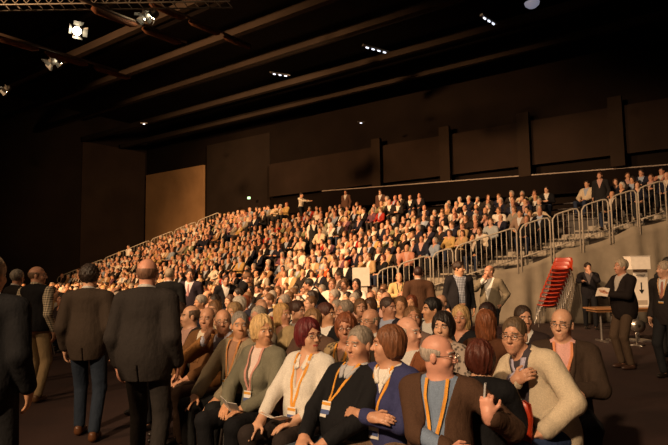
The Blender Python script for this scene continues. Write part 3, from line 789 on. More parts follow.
# truss near the lamps at top left
tr = empty('lighting_truss', at(-20, 5, 16)); o = tr.location.copy(); qa = Vector((0, 0, 0)); qb = at(230, -12, 16)-o; qb.z = 0; m_ = MB()
for dy, dz in ((0, 0), (.4, 0), (0, .4), (.4, .4)): m_.tube([qa+Vector((0, dy, dz)), qb+Vector((0, dy, dz))], .025, 6)
n = 22
for i in range(n):
    a = qa+(qb-qa)*(i/n); c = qa+(qb-qa)*((i+1)/n)
    m_.bar(a, c+Vector((0, 0, .4)), .02); m_.bar(a+Vector((0, .4, .4)), c+Vector((0, .4, 0)), .02); m_.bar(a, a+Vector((0, .4, 0)), .02)
m_.build('frame', mat('paint', (.05, .042, .035)), tr); tag(tr, 'metal lattice lighting truss crossing the top left corner', 'truss')
for q, (ax, ay) in enumerate(((77, 31), (150, 16), (55, 62))):
    pass

# ------------------------------------------------------------------ heroes of the front rows
WH = (.80, .77, .72); LAN = (.80, .36, .06); NAVY = (.025, .03, .07); BLK = (.012, .012, .014); BRN = (.075, .035, .02)
GREY = (.36, .33, .30); LBR = (.30, .17, .08); DBR = (.07, .04, .022)
HEROES = [
 # px, depth, label, spec
 (438, 3.38, 'bald man in glasses and brown cardigan over denim shirt, looking right', dict(top='cardigan', topc=(.085, .045, .028), shirtc=(.20, .27, .40), hair='balding', hairc=(.5, .42, .36), glasses='m', lanyard=LAN, lanz=.16, open=.055, pelz=.475, bulk=.035, hyaw=R(88), arm_l='phone', wr_l=(.31, -.17, .84), curl_l=2.1, arm_r='cross', wr_r=(.12, -.27, .66), botc=(.10, .14, .24), lean=-.02, fat=.004, skin=(.72, .36, .26), hpitch=.05), 1.0, R(-25)),
 (388, 3.66, 'woman with brown bob and navy sweater over white collar, turned left', dict(fem=True, top='sweater', topc=(.045, .05, .14), shirtc=WH, vz=.34, collar=WH, hair='bob', hairc=(.20, .075, .03), hyaw=R(-46), arms='cross', lanyard=LAN, lanx=-.02, botc=(.22, .14, .09), lean=-.05), 1.0, R(-42)),
 (359, 3.85, 'grey-haired man in black sweater with orange lanyard and badge, leaning back', dict(top='sweater', topc=BLK, shirtc=(.5, .5, .52), vz=.40, collar=(.45, .46, .5), hair='short', hairc=(.30, .25, .2), hyaw=R(-2), arms='lap', lanyard=LAN, lanx=-.06, lanz=.24, botc=(.07, .09, .12), lean=-.30, bulk=.03, fat=.006, legs='fwd'), 1.0, R(-42)),
 (309, 4.25, 'woman with short dark red hair, glasses and white shirt, hands on lap', dict(fem=True, top='blouse', topc=(.74, .70, .64), vz=.26, collar=WH, collarw=.06, hair='bobfull', hairc=(.13, .012, .015), glasses='d', hyaw=R(72), arm_r='knee', arm_l='lap', sleeve=.62, lanyard=LAN, lanx=.01, lanz=.14, bulk=.03, botc=(.03, .022, .02), lips=(.5, .08, .07)), 1.0, R(-36)),
 (263, 4.65, 'blonde woman in grey-green jacket holding a white paper', dict(fem=True, top='jacket', topc=(.19, .18, .13), shirtc=(.75, .6, .55), vz=.18, vw=.06, hair='bobfull', hairc=(.72, .48, .22), hyaw=R(68), arms='lap', lanyard=(.6, .3, .25), botc=BLK), 1.0, R(-36)),
 (240, 5.15, 'grey-haired man in pale grey-green jacket with forearm on his thigh', dict(top='jacket', topc=(.30, .25, .17), shirtc=(.35, .2, .13), hair='short', hairc=(.28, .25, .22), arms='knee', hyaw=R(46), botc=(.02, .02, .02), lanyard=(.55, .25, .1)), 1.0, R(-34)),
 (223, 5.55, 'man in glasses and brown suede jacket resting chin on hand', dict(top='jacket', topc=(.26, .12, .04), shirtc=(.5, .5, .6), hair='fringe', hairc=(.3, .22, .15), glasses='m', arm_r='chin', arm_l='lap', hyaw=R(42), botc=(.05, .03, .02), lean=.02, fat=.004), 1.0, R(-34)),
 (207, 5.95, 'smiling balding man in brown jacket and yellow tie', dict(top='jacket', topc=(.16, .075, .03), shirtc=(.7, .62, .5), tie=(.6, .4, .1), hair='balding', hairc=(.25, .16, .1), arms='lap', hyaw=R(25), botc=(.05, .03, .02)), 1.0, R(-34)),
 (190, 6.3, 'balding man in dark jacket and pink shirt, turned to the left', dict(top='jacket', topc=(.03, .025, .02), shirtc=(.5, .3, .25), hair='fringe', hairc=(.12, .07, .04), arms='lap', hyaw=R(-30), botc=BLK), 1.0, R(-34)),
 (479, 3.55, 'woman with dark red bob in black top, seen from behind beside the raised phone', dict(fem=True, top='blouse', topc=BLK, vz=.5, hair='bobfull', hairc=(.10, .022, .012), back=1, arm_l='lap', arm_r='lap', hyaw=R(0), botc=BLK, lean=.05), .93, R(165)),
 (514, 3.85, 'smiling man in glasses and pale beige jacket leaning over', dict(top='coat', topc=(.62, .52, .38), shirtc=(.06, .05, .06), collar=(.45, .42, .55), hair='short', hairc=(.14, .09, .05), glasses='d', arm_r='chest', arm_l='lap', wr_l=(.17, -.24, .62), hyaw=R(26), lean=.22, side=-.22, twist=R(0), botc=(.03, .05, .12), pelz=.56, bulk=.0, fat=.004), 1.0, R(-62)),
 (562, 4.45, 'bald man in glasses, dark brown suit and pink shirt with arms folded', dict(top='jacket', topc=(.05, .032, .022), shirtc=(.75, .42, .38), vw=.08, vz=.12, hair='balding', hairc=(.1, .07, .05), glasses='d', arms='fold', hyaw=R(-15), botc=BLK, lanyard=(.75, .3, .15), lanz=.25, bulk=.02), 1.03, R(-22)),
]
CLIP = {}
hero_objs = []
for px, d, lab, s, sc, yaw in HEROES:
    s = dict(s); s['hyaw'] = s.get('hyaw', 0)
    o, J = put(s, px, d, 0, yaw, lab, None, .0062 if d < 4.7 else .0078, sc); hero_objs.append((o, J, px))
hero = {h[2]: h for h in hero_objs}
def prop_at(h, p, rot=(0, 0, 0)):
    o, J, _ = h; Mx = Matrix.Translation(o.location) @ o.rotation_euler.to_matrix().to_4x4() @ Matrix.Scale(o.scale.x, 4); return Mx @ Vector(p), o.rotation_euler.z

# second and third rows, seen over the first
dk = dict(top='jacket', topc=(.025, .022, .025))
MIDS = [
 (346, 4.75, 'woman with curly auburn hair, glasses and leopard-patterned top', dict(fem=True, top='blouse', topc=(.35, .25, .13), topk='spots', hair='bobfull', hairc=(.24, .075, .03), glasses='d', hyaw=R(30), lanyard=LAN, vz=.36)),
 (370, 5.35, 'balding man in metal glasses seen between two front-row heads, facing left', dict(topc=(.2, .17, .13), hair='balding', hairc=(.35, .28, .2), glasses='m', hyaw=R(-5))),
 (409, 4.35, 'old grey-haired man in rust jacket behind the navy sweater woman, facing right', dict(topc=(.20, .07, .03), hair='balding', hairc=(.5, .42, .35), hyaw=R(85), skin=(.74, .40, .28))),
 (413, 5.2, 'brown-haired woman looking down behind the old man in rust jacket', dict(fem=True, top='blouse', topc=(.18, .12, .1), hair='bob', hairc=(.22, .11, .05), hyaw=R(40), hpitch=-.2)),
 (443, 4.55, 'woman with black hair above the bald man in glasses', dict(fem=True, top='blouse', topc=(.45, .36, .3), topk='spots', hair='bobfull', hairc=(.02, .012, .01), hyaw=R(10))),
 (461, 5.6, 'blonde woman in black top behind the black-haired woman', dict(fem=True, top='blouse', topc=BLK, hair='long', hairc=(.62, .40, .18), hyaw=R(15))),
 (487, 4.7, 'person with long auburn hair seen from behind, between rows', dict(fem=True, top='blouse', topc=(.10, .04, .02), hair='long', hairc=(.22, .07, .025), hyaw=R(0), back=1)),
 (487, 6.0, 'dark-haired woman turned left in front of the standing grey-jacket man', dict(fem=True, top='blouse', topc=(.04, .02, .02), hair='bob', hairc=(.03, .012, .01), hyaw=R(-5))),
 (524, 5.4, 'dark-haired man whose head shows behind the beige jacket man', dict(topc=(.03, .02, .02), hair='short', hairc=(.05, .03, .02), hyaw=R(40))),
 (432, 6.3, 'young man with thick black hair in dark striped jacket, facing left', dict(topc=(.03, .03, .035), topk='plaid', hair='thick', hairc=(.012, .01, .01), hyaw=R(-35), scale=1.03)),
 (389, 6.7, 'balding man in dark suit and blue shirt, facing right in the middle', dict(topc=(.02, .02, .03), shirtc=(.35, .4, .55), hair='short', hairc=(.07, .04, .03), hyaw=R(85), scale=1.03)),
 (258, 5.0, 'grey-haired man in glasses half hidden behind the blonde woman', dict(topc=(.25, .2, .15), hair='short', hairc=(.45, .38, .3), glasses='d', hyaw=R(20))),
 (283, 5.75, 'woman with long wavy blonde hair looking right, above the front row', dict(fem=True, top='blouse', topc=(.4, .3, .16), hair='long', hairc=(.60, .36, .14), hyaw=R(90))),
 (298, 5.9, 'dark-haired man in black suit with wide white collar, turned right', dict(topc=BLK, shirtc=WH, collar=WH, hair='thick', hairc=(.06, .025, .015), hyaw=R(95))),
 (313, 5.3, 'brown-haired person looking down right behind the white shirt woman', dict(topc=(.12, .07, .05), hair='thick', hairc=(.3, .17, .08), hyaw=R(30), hpitch=-.1)),
 (327, 6.3, 'man with dark hair and black suit with white stripe of collar, mid rows', dict(topc=BLK, shirtc=WH, hair='thick', hairc=(.09, .03, .02), hyaw=R(95))),
 (178, 7.0, 'dark-haired woman in brown scarf left of the balding men', dict(fem=True, top='blouse', topc=(.12, .07, .04), hair='bob', hairc=(.06, .03, .02), hyaw=R(20))),
 (61, 11.2, 'seated person with dark hair seen between the two men with backs turned', dict(fem=True, top='blouse', topc=(.03, .02, .02), hair='bobfull', hairc=(.03, .02, .015), hyaw=R(10))),
 (234, 6.7, 'person with short fair hair behind the man in pale jacket', dict(topc=(.1, .06, .04), hair='thick', hairc=(.4, .25, .12), hyaw=R(10))),
 (214, 7.2, 'brown-haired woman in cream top behind the smiling balding man', dict(fem=True, top='blouse', topc=(.55, .42, .28), hair='bob', hairc=(.25, .13, .06), hyaw=R(20))),
 (262, 6.6, 'man with dark red face and brown suit behind blonde heads', dict(topc=(.1, .05, .03), hair='balding', hairc=(.2, .12, .08), hyaw=R(50))),
 (345, 6.6, 'man with thick grey hair above the leopard top woman', dict(topc=(.05, .03, .03), hair='thick', hairc=(.33, .26, .2), hyaw=R(-20))),
 (361, 7.3, 'woman with brown bob and pale scarf, just left of the suited man', dict(fem=True, top='blouse', topc=(.3, .2, .12), hair='bob', hairc=(.18, .09, .04), hyaw=R(40))),
]
HP = [(col_x(px, d), d) for px, d, *_ in HEROES]
for px, d, lab, s in MIDS:
    s = dict(s); sc = s.pop('scale', 1.0)
    while any((col_x(px, d)-a)**2+(d-b)**2 < .47**2 for a, b in HP): d += .06
    HP.append((col_x(px, d), d))
    back = s.get('back'); put(s, px, d, 0, R(150) if back else R(-38)+random.uniform(-.08, .08), lab, None, .0085 if d < 5.4 else .0105, sc)

# standing figures
ST = dict(pose='stand')
STAND = [
 (-9, 3.6, 'grey-haired man in black suit at the left edge, seen from behind', dict(top='jacket', topc=(.012, .012, .014), hair='thick', hairc=(.40, .30, .2), back=1, hyaw=R(-10), step=.12), R(185), 1.02),
 (18, 8.6, 'grey-haired person in dark jacket behind the man in the black vest', dict(top='jacket', topc=(.02, .017, .016), hair='thick', hairc=(.3, .27, .22), hyaw=R(20)), R(150), 1.0),
 (38, 7.45, 'balding man in black vest, plaid shirt and khaki trousers, back turned', dict(top='vest', topc=(.012, .012, .014), shirtc=(.42, .36, .26), shirtk='plaid', hair='balding', hairc=(.2, .12, .07), back=1, hyaw=R(-60), botc=(.36, .26, .14), shoec=(.14, .07, .03), step=.08, bulk=.03, arm_r='down', arm_l='down'), R(170), 1.02),
 (90, 5.75, 'curly dark-haired man in grey-brown jacket and jeans walking away', dict(top='jacket', topc=(.048, .034, .025), hair='curly', hairc=(.03, .018, .012), back=1, botc=(.025, .035, .055), shoec=(.13, .05, .02), step=.13), R(185), 1.0),
 (148, 4.55, 'bald man in dark grey suit walking away from the viewer', dict(top='jacket', topc=(.030, .025, .023), hair='balding', hairc=(.25, .13, .08), back=1, botc=(.03, .026, .024), step=.12, bulk=.04, skin=(.72, .35, .24)), R(178), 1.02),
 (170, 9.5, 'short grey-haired man in round black coat standing with back turned', dict(top='coat', topc=(.01, .01, .01), hair='short', hairc=(.4, .3, .2), back=1, bulk=.04), R(180), 1.0),
 (190, 11.2, 'dark-haired man in dark suit and pale tie standing left of centre', dict(topc=(.03, .022, .03), shirtc=(.7, .6, .6), tie=(.4, .2, .2), hair='thick', hairc=(.05, .03, .02), hyaw=R(20)), R(-10), 1.0),
 (459, 10.4, 'dark-haired man in open black jacket and checked shirt, standing by the drape', dict(top='cardigan', topc=(.018, .016, .018), shirtc=(.28, .3, .36), shirtk='plaid', open=.06, hair='thick', hairc=(.05, .025, .015), hyaw=R(50), botc=(.02, .02, .03), bulk=.01), R(5), 1.03),
 (489, 11.0, 'man in grey-brown blazer and white shirt with a hand to his mouth', dict(top='jacket', topc=(.23, .19, .13), shirtc=WH, vz=.05, vw=.10, hair='fringe', hairc=(.22, .12, .06), hyaw=R(-35), arm_r='mouth', arm_l='pocket', botc=(.02, .02, .025), bulk=.02), R(-35), .99),
 (418, 9.6, 'man in brown jacket with back turned, before the tribune railings', dict(top='coat', topc=(.085, .04, .022), hair='short', hairc=(.05, .02, .015), back=1, botc=(.03, .03, .03)), R(175), .98),
 (399, 12.6, 'man in pale yellow shirt with camera strap beside the railings', dict(top='blouse', topc=(.72, .50, .22), hair='balding', hairc=(.2, .12, .08), arms='hold', hyaw=R(5), vz=.42, lanyard=(.05, .05, .05)), R(0), .92),
 (588, 15.0, 'young dark-haired man in black suit holding the tilted chair stack', dict(topc=(.016, .014, .016), shirtc=(.12, .1, .1), hair='thick', hairc=(.03, .018, .012), arm_r='reach', arm_l='mouth', hyaw=R(15), botc=(.012, .012, .014), step=.1), R(-20), 1.02),
 (621, 9.15, 'grey-haired man in black jacket and brown trousers reading a booklet', dict(topc=(.018, .013, .012), shirtc=(.5, .45, .4), hair='thick', hairc=(.42, .34, .24), arms='hold', hyaw=R(-5), hpitch=-.05, botc=(.085, .055, .035), shoec=(.06, .03, .02), bulk=.03), R(-78), 1.02),
 (664, 8.3, 'grey-haired man in dark suit and pale tie at the right edge', dict(topc=(.03, .024, .022), shirtc=WH, tie=(.5, .2, .15), hair='thick', hairc=(.5, .38, .26), hyaw=R(-30), lanyard=(.7, .4, .2)), R(-60), .99),
 (668, 10.2, 'dark-haired man standing behind the grey-haired man at the right edge', dict(topc=(.02, .02, .02), hair='thick', hairc=(.02, .015, .012), hyaw=R(-30)), R(-60), 1.04),
 (128, 35.4, 'far person in white shirt standing at the far left tribune railing', dict(top='blouse', topc=(.8, .75, .66), hair='short', hairc=(.05, .04, .03), hyaw=R(0)), R(-30), 1.0),
]
def tz(px, d):
    x = col_x(px, d); v = (d-17)/VD.y; u = x-.8-VD.x*v; return Z0+rake(v)*max(0, math.floor(u/STEP))*STEP
stand = {}
for px, d, lab, s, yaw, sc in STAND:
    s = dict(s); s['pose'] = 'stand'; s.setdefault('top', 'jacket')
    h = .0075 if d < 8 else .010 if d < 12 else .013
    x = col_x(px, d); z = 0
    if px == 128: z = tz(px, d)
    stand[px] = (*put(s, px, d, z, yaw, lab, None, h, sc), px)

# special people on / before the tribune
def extra(px, py_head, d, lab, s, yaw, sc=1.0, h=.015, z=None):
    """placed so the top of the head shows near py_head"""
    s = dict(s); topz = at(px, py_head, d).z; hh = (1.74 if s.get('pose') == 'stand' else 1.30)*sc
    return put(s, px, d, (topz-hh) if z is None else z, yaw, lab, None, h, sc)
for px, d, lab, s, yaw in (
  (302, 30.0, 'person in white shirt standing at the top of the tribune', dict(pose='stand', top='blouse', topc=(.8, .72, .6), hair='short', hairc=(.05, .03, .02), arms='reach'), R(60)),
  (314, 24.5, 'person in white shirt and dark waistcoat standing among the tribune seats', dict(pose='stand', top='vest', topc=(.02, .02, .02), shirtc=(.85, .78, .66), hair='short', hairc=(.04, .03, .02)), R(10)),
  (347, 28.2, 'dim figure standing on the top tier right of the white-shirted one', dict(pose='stand', topc=(.12, .06, .04), hair='thick', hairc=(.05, .03, .02)), R(-30)),
  (382, 26.2, 'dim figure standing on the top tier in the middle', dict(pose='stand', topc=(.10, .05, .035), hair='thick', hairc=(.05, .03, .02)), R(-30)),
  (327, 19.5, 'person in bright orange-red jacket seated near the white box', dict(topc=(.75, .10, .02), top='blouse', hair='bob', hairc=(.2, .1, .05), vz=.44), R(-35)),
  ):
    s.setdefault('top', 'jacket'); put(s, px, d, tz(px, d), yaw, lab, None, .015)
for px, d, lab, s, yaw, sc in (
  (333, 12.6, 'man in white shirt seated at left of the white-clad trio', dict(top='blouse', topc=(.85, .76, .62), hair='short', hairc=(.2, .09, .04), arms='fold', vz=.42, pelz=.60), R(-20), 1.07),
  (345, 12.9, 'person in white top looking down in the middle of the white-clad trio', dict(fem=True, top='blouse', topc=(.88, .80, .68), hair='bob', hairc=(.12, .06, .03), vz=.42, pelz=.60, hpitch=.3), R(-20), 1.07),
  (357, 12.4, 'dark-haired woman in white at right of the white-clad trio', dict(fem=True, top='blouse', topc=(.88, .8, .7), hair='long', hairc=(.03, .02, .015), vz=.42, pelz=.60), R(-20), 1.07),
  (308, 11.4, 'dark-haired waiter in white shirt and black waistcoat bending left', dict(pose='stand', top='vest', topc=BLK, shirtc=(.85, .78, .68), hair='thick', hairc=(.02, .015, .01), lean=.55, arms='reach', hyaw=-.3), R(-80), .92),
  (248, 12.5, 'person in black suit standing bent over the seats, back turned', dict(pose='stand', topc=(.012, .011, .012), hair='short', hairc=(.2, .1, .05), lean=.4, back=1), R(110), .98),
  (168, 14.8, 'man in black coat leaning among the seats behind the bald man', dict(pose='stand', topc=(.02, .016, .014), hair='short', hairc=(.3, .2, .12), lean=.25), R(60), .97),
  (226, 12.2, 'person in dark suit and white collar standing left of the bent black suit', dict(pose='stand', topc=(.015, .013, .015), shirtc=WH, hair='thick', hairc=(.05, .02, .015), lean=.2), R(20), .93),
  (338, 14.5, 'man in grey-brown jacket standing behind the white-clad trio', dict(pose='stand', topc=(.12, .08, .06), shirtc=(.6, .45, .35), hair='thick', hairc=(.06, .035, .02)), R(-60), .95),
  ):
    s.setdefault('top', 'jacket'); put(s, px, d, 0, yaw, lab, None, .0115, sc)
    if s.get('pose') != 'stand': chair((bpy.data.objects[-1].location if False else Vector((col_x(px, d), d, 0))), yaw, 'chair under the %s' % lab.split(' seated')[0].split(' looking')[0].split(' at')[0])
# people by the near railing with the draped white coat
q = tier(3.3, .5); 
for px, dv, lab, s in ((483, 17.7, 'person in white coat leaning on the tribune railing', dict(top='coat', topc=(.72, .6, .45), hair='bob', hairc=(.15, .07, .03), lean=.35, arms='fold')),
        (495, 18.0, 'person in pale blue top seated beside the white coat', dict(top='blouse', topc=(.4, .42, .42), hair='short', hairc=(.2, .1, .05))),
        (525, 18.0, 'man in brown jacket seated by the railing left of the empty steps', dict(topc=(.3, .2, .14), hair='short', hairc=(.1, .05, .03))),
        (535, 18.2, 'person in grey jacket seated by the railing beside the empty steps', dict(topc=(.25, .23, .2), hair='thick', hairc=(.2, .12, .06))),
        (605, 18.2, 'man in dark suit standing at the railing above the empty steps', dict(pose='stand', topc=(.02, .018, .018), shirtc=(.5, .3, .25), hair='short', hairc=(.12, .05, .03)))):
    s.setdefault('top', 'jacket'); z = tz(px, dv)
    put(s, px, dv, z, R(-40), lab, None, .013, 1.0)

# ------------------------------------------------------------------ filler people: a few prototypes, copied with their own colours
def colour_top():
    r = random.random()
    if r < .58: return random.choice([((.010, .009, .010), 'black jacket'), ((.016, .017, .03), 'navy jacket'), ((.026, .02, .017), 'dark grey jacket')])
    if r < .70: return random.choice([((.75, .68, .58), 'white shirt'), ((.65, .52, .36), 'cream top')])
    return random.choice([((.30, .17, .08), 'brown jacket'), ((.42, .28, .14), 'tan jacket'), ((.28, .24, .19), 'grey jacket'), ((.35, .03, .02), 'red top'), ((.14, .06, .08), 'plum top'), ((.25, .3, .38), 'pale blue top'), ((.5, .33, .12), 'mustard top'), ((.22, .22, .12), 'olive top'), ((.45, .2, .13), 'salmon top')])
HAIRS = [((.03, .018, .012), 'black hair'), ((.09, .04, .02), 'dark brown hair'), ((.20, .10, .045), 'brown hair'), ((.38, .32, .26), 'grey hair'), ((.60, .40, .18), 'blonde hair'), ((.22, .06, .025), 'auburn hair'), ((.62, .55, .46), 'white hair')]
VAR = []
random.seed(11)
vspecs = [dict(hair='short', arms='lap'), dict(hair='balding', arms='lap', hyaw=.25), dict(hair='thick', arms='fold', hyaw=-.2), dict(fem=True, top='blouse', hair='bob', arms='lap', vz=.38),
          dict(fem=True, top='blouse', hair='long', arms='fold', hyaw=.3, vz=.36), dict(hair='fringe', arms='knee', lean=.08, hyaw=.1), dict(fem=True, hair='bobfull', arms='lap', hyaw=-.3), dict(hair='short', arms='cross', lean=-.2, bulk=.04), dict(hair='thick', arm_r='chin', arm_l='lap', lean=.1), dict(fem=True, hair='bob', arm_r='lap', arm_l='wide', lean=-.16, hyaw=.5, top='blouse', vz=.36)]
def proto_parts(s, h):
    root, J = figure(dict(s), h); return root
HALL_YAW = R(-44)
# multi-part prototypes for the floor seats
protoF = [proto_parts(s, .0125) for s in vspecs]; usedF = [False]*len(protoF)
def recolour(o, top, shirt, hair, skin, bot):
    set_slots(o, [skin])
    for c in o.children:
        n = c.name.split('.')[0]
        if n in ('jacket', 'blouse', 'lapel', 'coat'): set_slots(c, [top])
        elif n == 'shirt': set_slots(c, [shirt])
        elif n == 'hair': set_slots(c, [hair])
        elif n == 'trousers': set_slots(c, [bot])
HS = {'short': 'short', 'balding': 'receding', 'thick': 'thick', 'bob': 'bobbed', 'long': 'long', 'fringe': 'thinning', 'bobfull': 'full bobbed'}
def place_floor(x, y, row, n):
    i = random.randrange(len(protoF)); o = protoF[i] if not usedF[i] else copy_tree(protoF[i]); usedF[i] = True
    tc, tn = colour_top(); hc, hn = random.choice(HAIRS if vspecs[i].get('fem') else HAIRS[:4])
    sh = random.choice([(.7, .66, .6), (.6, .5, .4), (.35, .4, .5), (.5, .3, .25)])
    recolour(o, mat('cloth', tc), mat('cloth', sh), mat('hair', hc), mat('skin', random.choice(SKIN)), mat('cloth', random.choice([(.02, .02, .022), (.03, .04, .07), (.05, .04, .035)])))
    o.location = (x, y, 0); o.rotation_euler = (0, 0, HALL_YAW+random.uniform(-.25, .25)); o.scale = (random.uniform(.95, 1.04),)*3
    if vspecs[i].get('top') == 'blouse': tn = tn.replace('jacket', 'top')
    else: tn = tn.replace('top', 'jacket').replace('white shirt', 'white jacket')
    tag(o, '%s in %s, %s, floor row %d, seat %d from aisle' % ('woman' if vspecs[i].get('fem') else 'man', tn, hn, row, n), 'person', 'audience seated on the floor')
    chair((x, y, 0), HALL_YAW, 'red stacking chair on the floor hidden beneath the seated audience', 'chairs under the floor audience')
    return o
taken = [(o.location.x, o.location.y) for o in bpy.data.objects if o.name.startswith('person') and o.parent is None and (o.location.x or o.location.y)]
U = Vector((.743, .67, 0)); nf = 0; floor_people = []
for row in range(0, 10):
    st = Vector((.62, 3.45, 0))+U*(.95*row)
    n = 0
    for q in range(-8, 50):
        p = st+VD*(.56*q)+Vector((random.uniform(-.05, .05), random.uniform(-.05, .05), 0))
        if p.x > (1.75 if row < 5 else 1.9): continue
        if row < 9 and q < 0 and row < 2: continue
        n += 1
        sx = 334+F_PX*p.x/p.y
        if sx < 20 or p.y < 5.0 or p.y > 31: continue
        if row == 0 and sx > 185: continue
        if sx < 175 and p.y < 10.8: continue
        if p.y < 6.6 and sx > 345: continue
        if sx > 440 : continue
        if any((p.x-a)**2+(p.y-b)**2 < .5**2 for a, b in taken): continue
        floor_people.append((p, row, n))
floor_people.sort(key=lambda t: t[0].y)
for p, row, n in floor_people[:112]: place_floor(p.x, p.y, row+1, n); nf += 1
rest_floor = floor_people[112:]
# chairs for the front-row figures
HC = {438: 'red shell chair under the bald man in the brown cardigan', 388: 'red shell chair under the woman in navy', 359: 'red shell chair under the man in black sweater', 309: 'red shell chair under the woman in white shirt',
      263: 'red shell chair under the blonde woman in grey-green jacket', 240: 'red shell chair under the man in pale jacket', 223: 'red shell chair under the man resting his chin', 207: 'red shell chair under the smiling balding man', 190: 'red shell chair under the man turned left',
      562: 'chair with chrome legs under the man in dark brown suit'}
for px, d, lab, s, sc, yaw in HEROES:
    if px in HC: hl = hero[px][0].location; chair((hl.x, hl.y, 0), yaw, HC[px])
chair((col_x(479, 3.5), 3.46, 0), R(-44), 'red chair under the woman with dark red bob')
chair((col_x(522, 3.75), 3.75, 0), R(120), 'red-backed chair with chrome legs beside the beige jacket man')

# single-mesh prototypes for the tribune
def flatten(root):
    """one figure as one mesh; material order skin, top, shirt, bottom, shoe, hair"""
    order = {'person': 0, 'jacket': 1, 'blouse': 1, 'coat': 1, 'lapel': 1, 'shirt': 2, 'trousers': 3, 'shoe': 4, 'hair': 5}
    Vs, Fs, MI = [], [], []; n = 0
    for o in [root]+list(root.children):
        me = o.data; v = np.empty(len(me.vertices)*3, np.float32); me.vertices.foreach_get('co', v); v = v.reshape(-1, 3)
        f = np.empty(len(me.polygons)*4, np.int32); me.loops.foreach_get('vertex_index', f); f = f.reshape(-1, 4)
        Vs.append(v); Fs.append(f+n); MI.append(np.full(len(f), order[o.name.split('.')[0]])); n += len(v)
    for o in list(root.children): bpy.data.objects.remove(o)
    bpy.data.objects.remove(root)
    return np.concatenate(Vs), np.concatenate(Fs), np.concatenate(MI)
SH = mat('leather', (.02, .015, .012))
VT = [flatten(figure(dict(s), .021)[0]) for s in vspecs]
VL_ = [flatten(figure(dict(s), .033)[0]) for s in vspecs]
Tm = []
for (v, f, mi) in VT:
    o = link_mesh('person', v, f, [SH]*6, None, True, mi); Tm.append(o)
usedT = [False]*len(Tm)
seats = []
random.seed(5)
for r in range(0, 13):
    q = 0
    for kk in range(60):
        v = .5+kk*.475
        if 9.0 < v < 9.9 or 17.8 < v < 18.7 or v > 26.3: continue
        u = r*STEP+.35
        if u > (utop(v) if v > 3.2 else 11.3): continue
        q += 1
        p = tier(u, v); p.z = Z0+rake(v)*r*STEP; sx = 334+F_PX*p.x/p.y
        if sx > 690: continue
        # empty pale steps at the right and the dark gap above them
        if 550 < sx < 588 and p.y < 22: continue
        if v < 1.6 and u < 7 and not (470 < sx < 500 or 520 < sx < 550): continue
        if random.random() < .08: continue
        if any(abs(p.x-a)+abs(p.y-b) < .62 for a, b in taken): continue
        seats.append((p.y, p, r, q, v))
seats.sort(key=lambda t: t[0])
print('tribune seats', len(seats), 'floor', len(floor_people))
ORD_ = ['bottom', 'second', 'third', 'fourth', 'fifth', 'sixth', 'seventh', 'eighth', 'ninth', 'tenth', 'eleventh', 'twelfth', 'thirteenth', 'fourteenth', 'fifteenth']
NT = 150
def rand_look(i):
    tc, tn = colour_top(); fem = vspecs[i].get('fem'); hc, hn = random.choice(HAIRS if fem else HAIRS[:4])
    sh = random.choice([(.75, .7, .62), (.6, .5, .4), (.35, .4, .5), (.5, .3, .25)])
    bt = random.choice([(.02, .02, .022), (.03, .04, .07), (.05, .04, .035)])
    return tc, tn, hc, hn, [mat('skin', random.choice(SKIN)), mat('cloth', tc), mat('cloth', sh), mat('cloth', bt), SH, mat('hair', hc)]
for _, p, r, q, v in seats[:NT]:
    i = random.randrange(len(Tm)); o = Tm[i] if not usedT[i] else Tm[i].copy()
    if usedT[i]: C.objects.link(o)
    usedT[i] = True
    tc, tn, hc, hn, mm = rand_look(i); set_slots(o, mm)
    o.location = (p.x+random.uniform(-.05, .05), p.y+.0, p.z); o.rotation_euler = (0, 0, R(-42)+random.uniform(-.3, .3)); o.scale = (random.uniform(.94, 1.05),)*3
    tag(o, '%s in %s, %s, %s tribune tier, %d from near railing' % ('woman' if vspecs[i].get('fem') else 'man', tn, hn, ORD[r], q), 'person', 'audience seated on the tribune')
for i, u_ in enumerate(usedT):
    if not u_: bpy.data.objects.remove(Tm[i])
# the rest of the crowd as one object
mlist = []; mid_ = {}; Vs, Fs, MI = [], [], []; n = 0
pts = [(p, random.choice(range(10))) for _, p, r, q, v in seats[NT:]]+[(p, random.choice(range(10))) for p, a, b_ in rest_floor]
for p, i in pts:
    v, f, mi = VL_[i]; *_, mm = rand_look(i); a = R(-42)+random.uniform(-.35, .35); s = random.uniform(.94, 1.05)
    ca, sa = math.cos(a)*s, math.sin(a)*s; w = np.stack([v[:, 0]*ca-v[:, 1]*sa+p.x+random.uniform(-.06, .06), v[:, 0]*sa+v[:, 1]*ca+p.y, v[:, 2]*s+p.z], 1)
    ids = []
    for m in mm:
        if m.name not in mid_: mid_[m.name] = len(mlist); mlist.append(m)
        ids.append(mid_[m.name])
    Vs.append(w); Fs.append(f+n); MI.append(np.array(ids)[mi]); n += len(v)
o = link_mesh('crowd', np.concatenate(Vs), np.concatenate(Fs), mlist, None, True, np.concatenate(MI))
tag(o, 'distant mass of seated people filling the far part of the tribune', 'crowd', kind='stuff')
print('crowd verts', n)

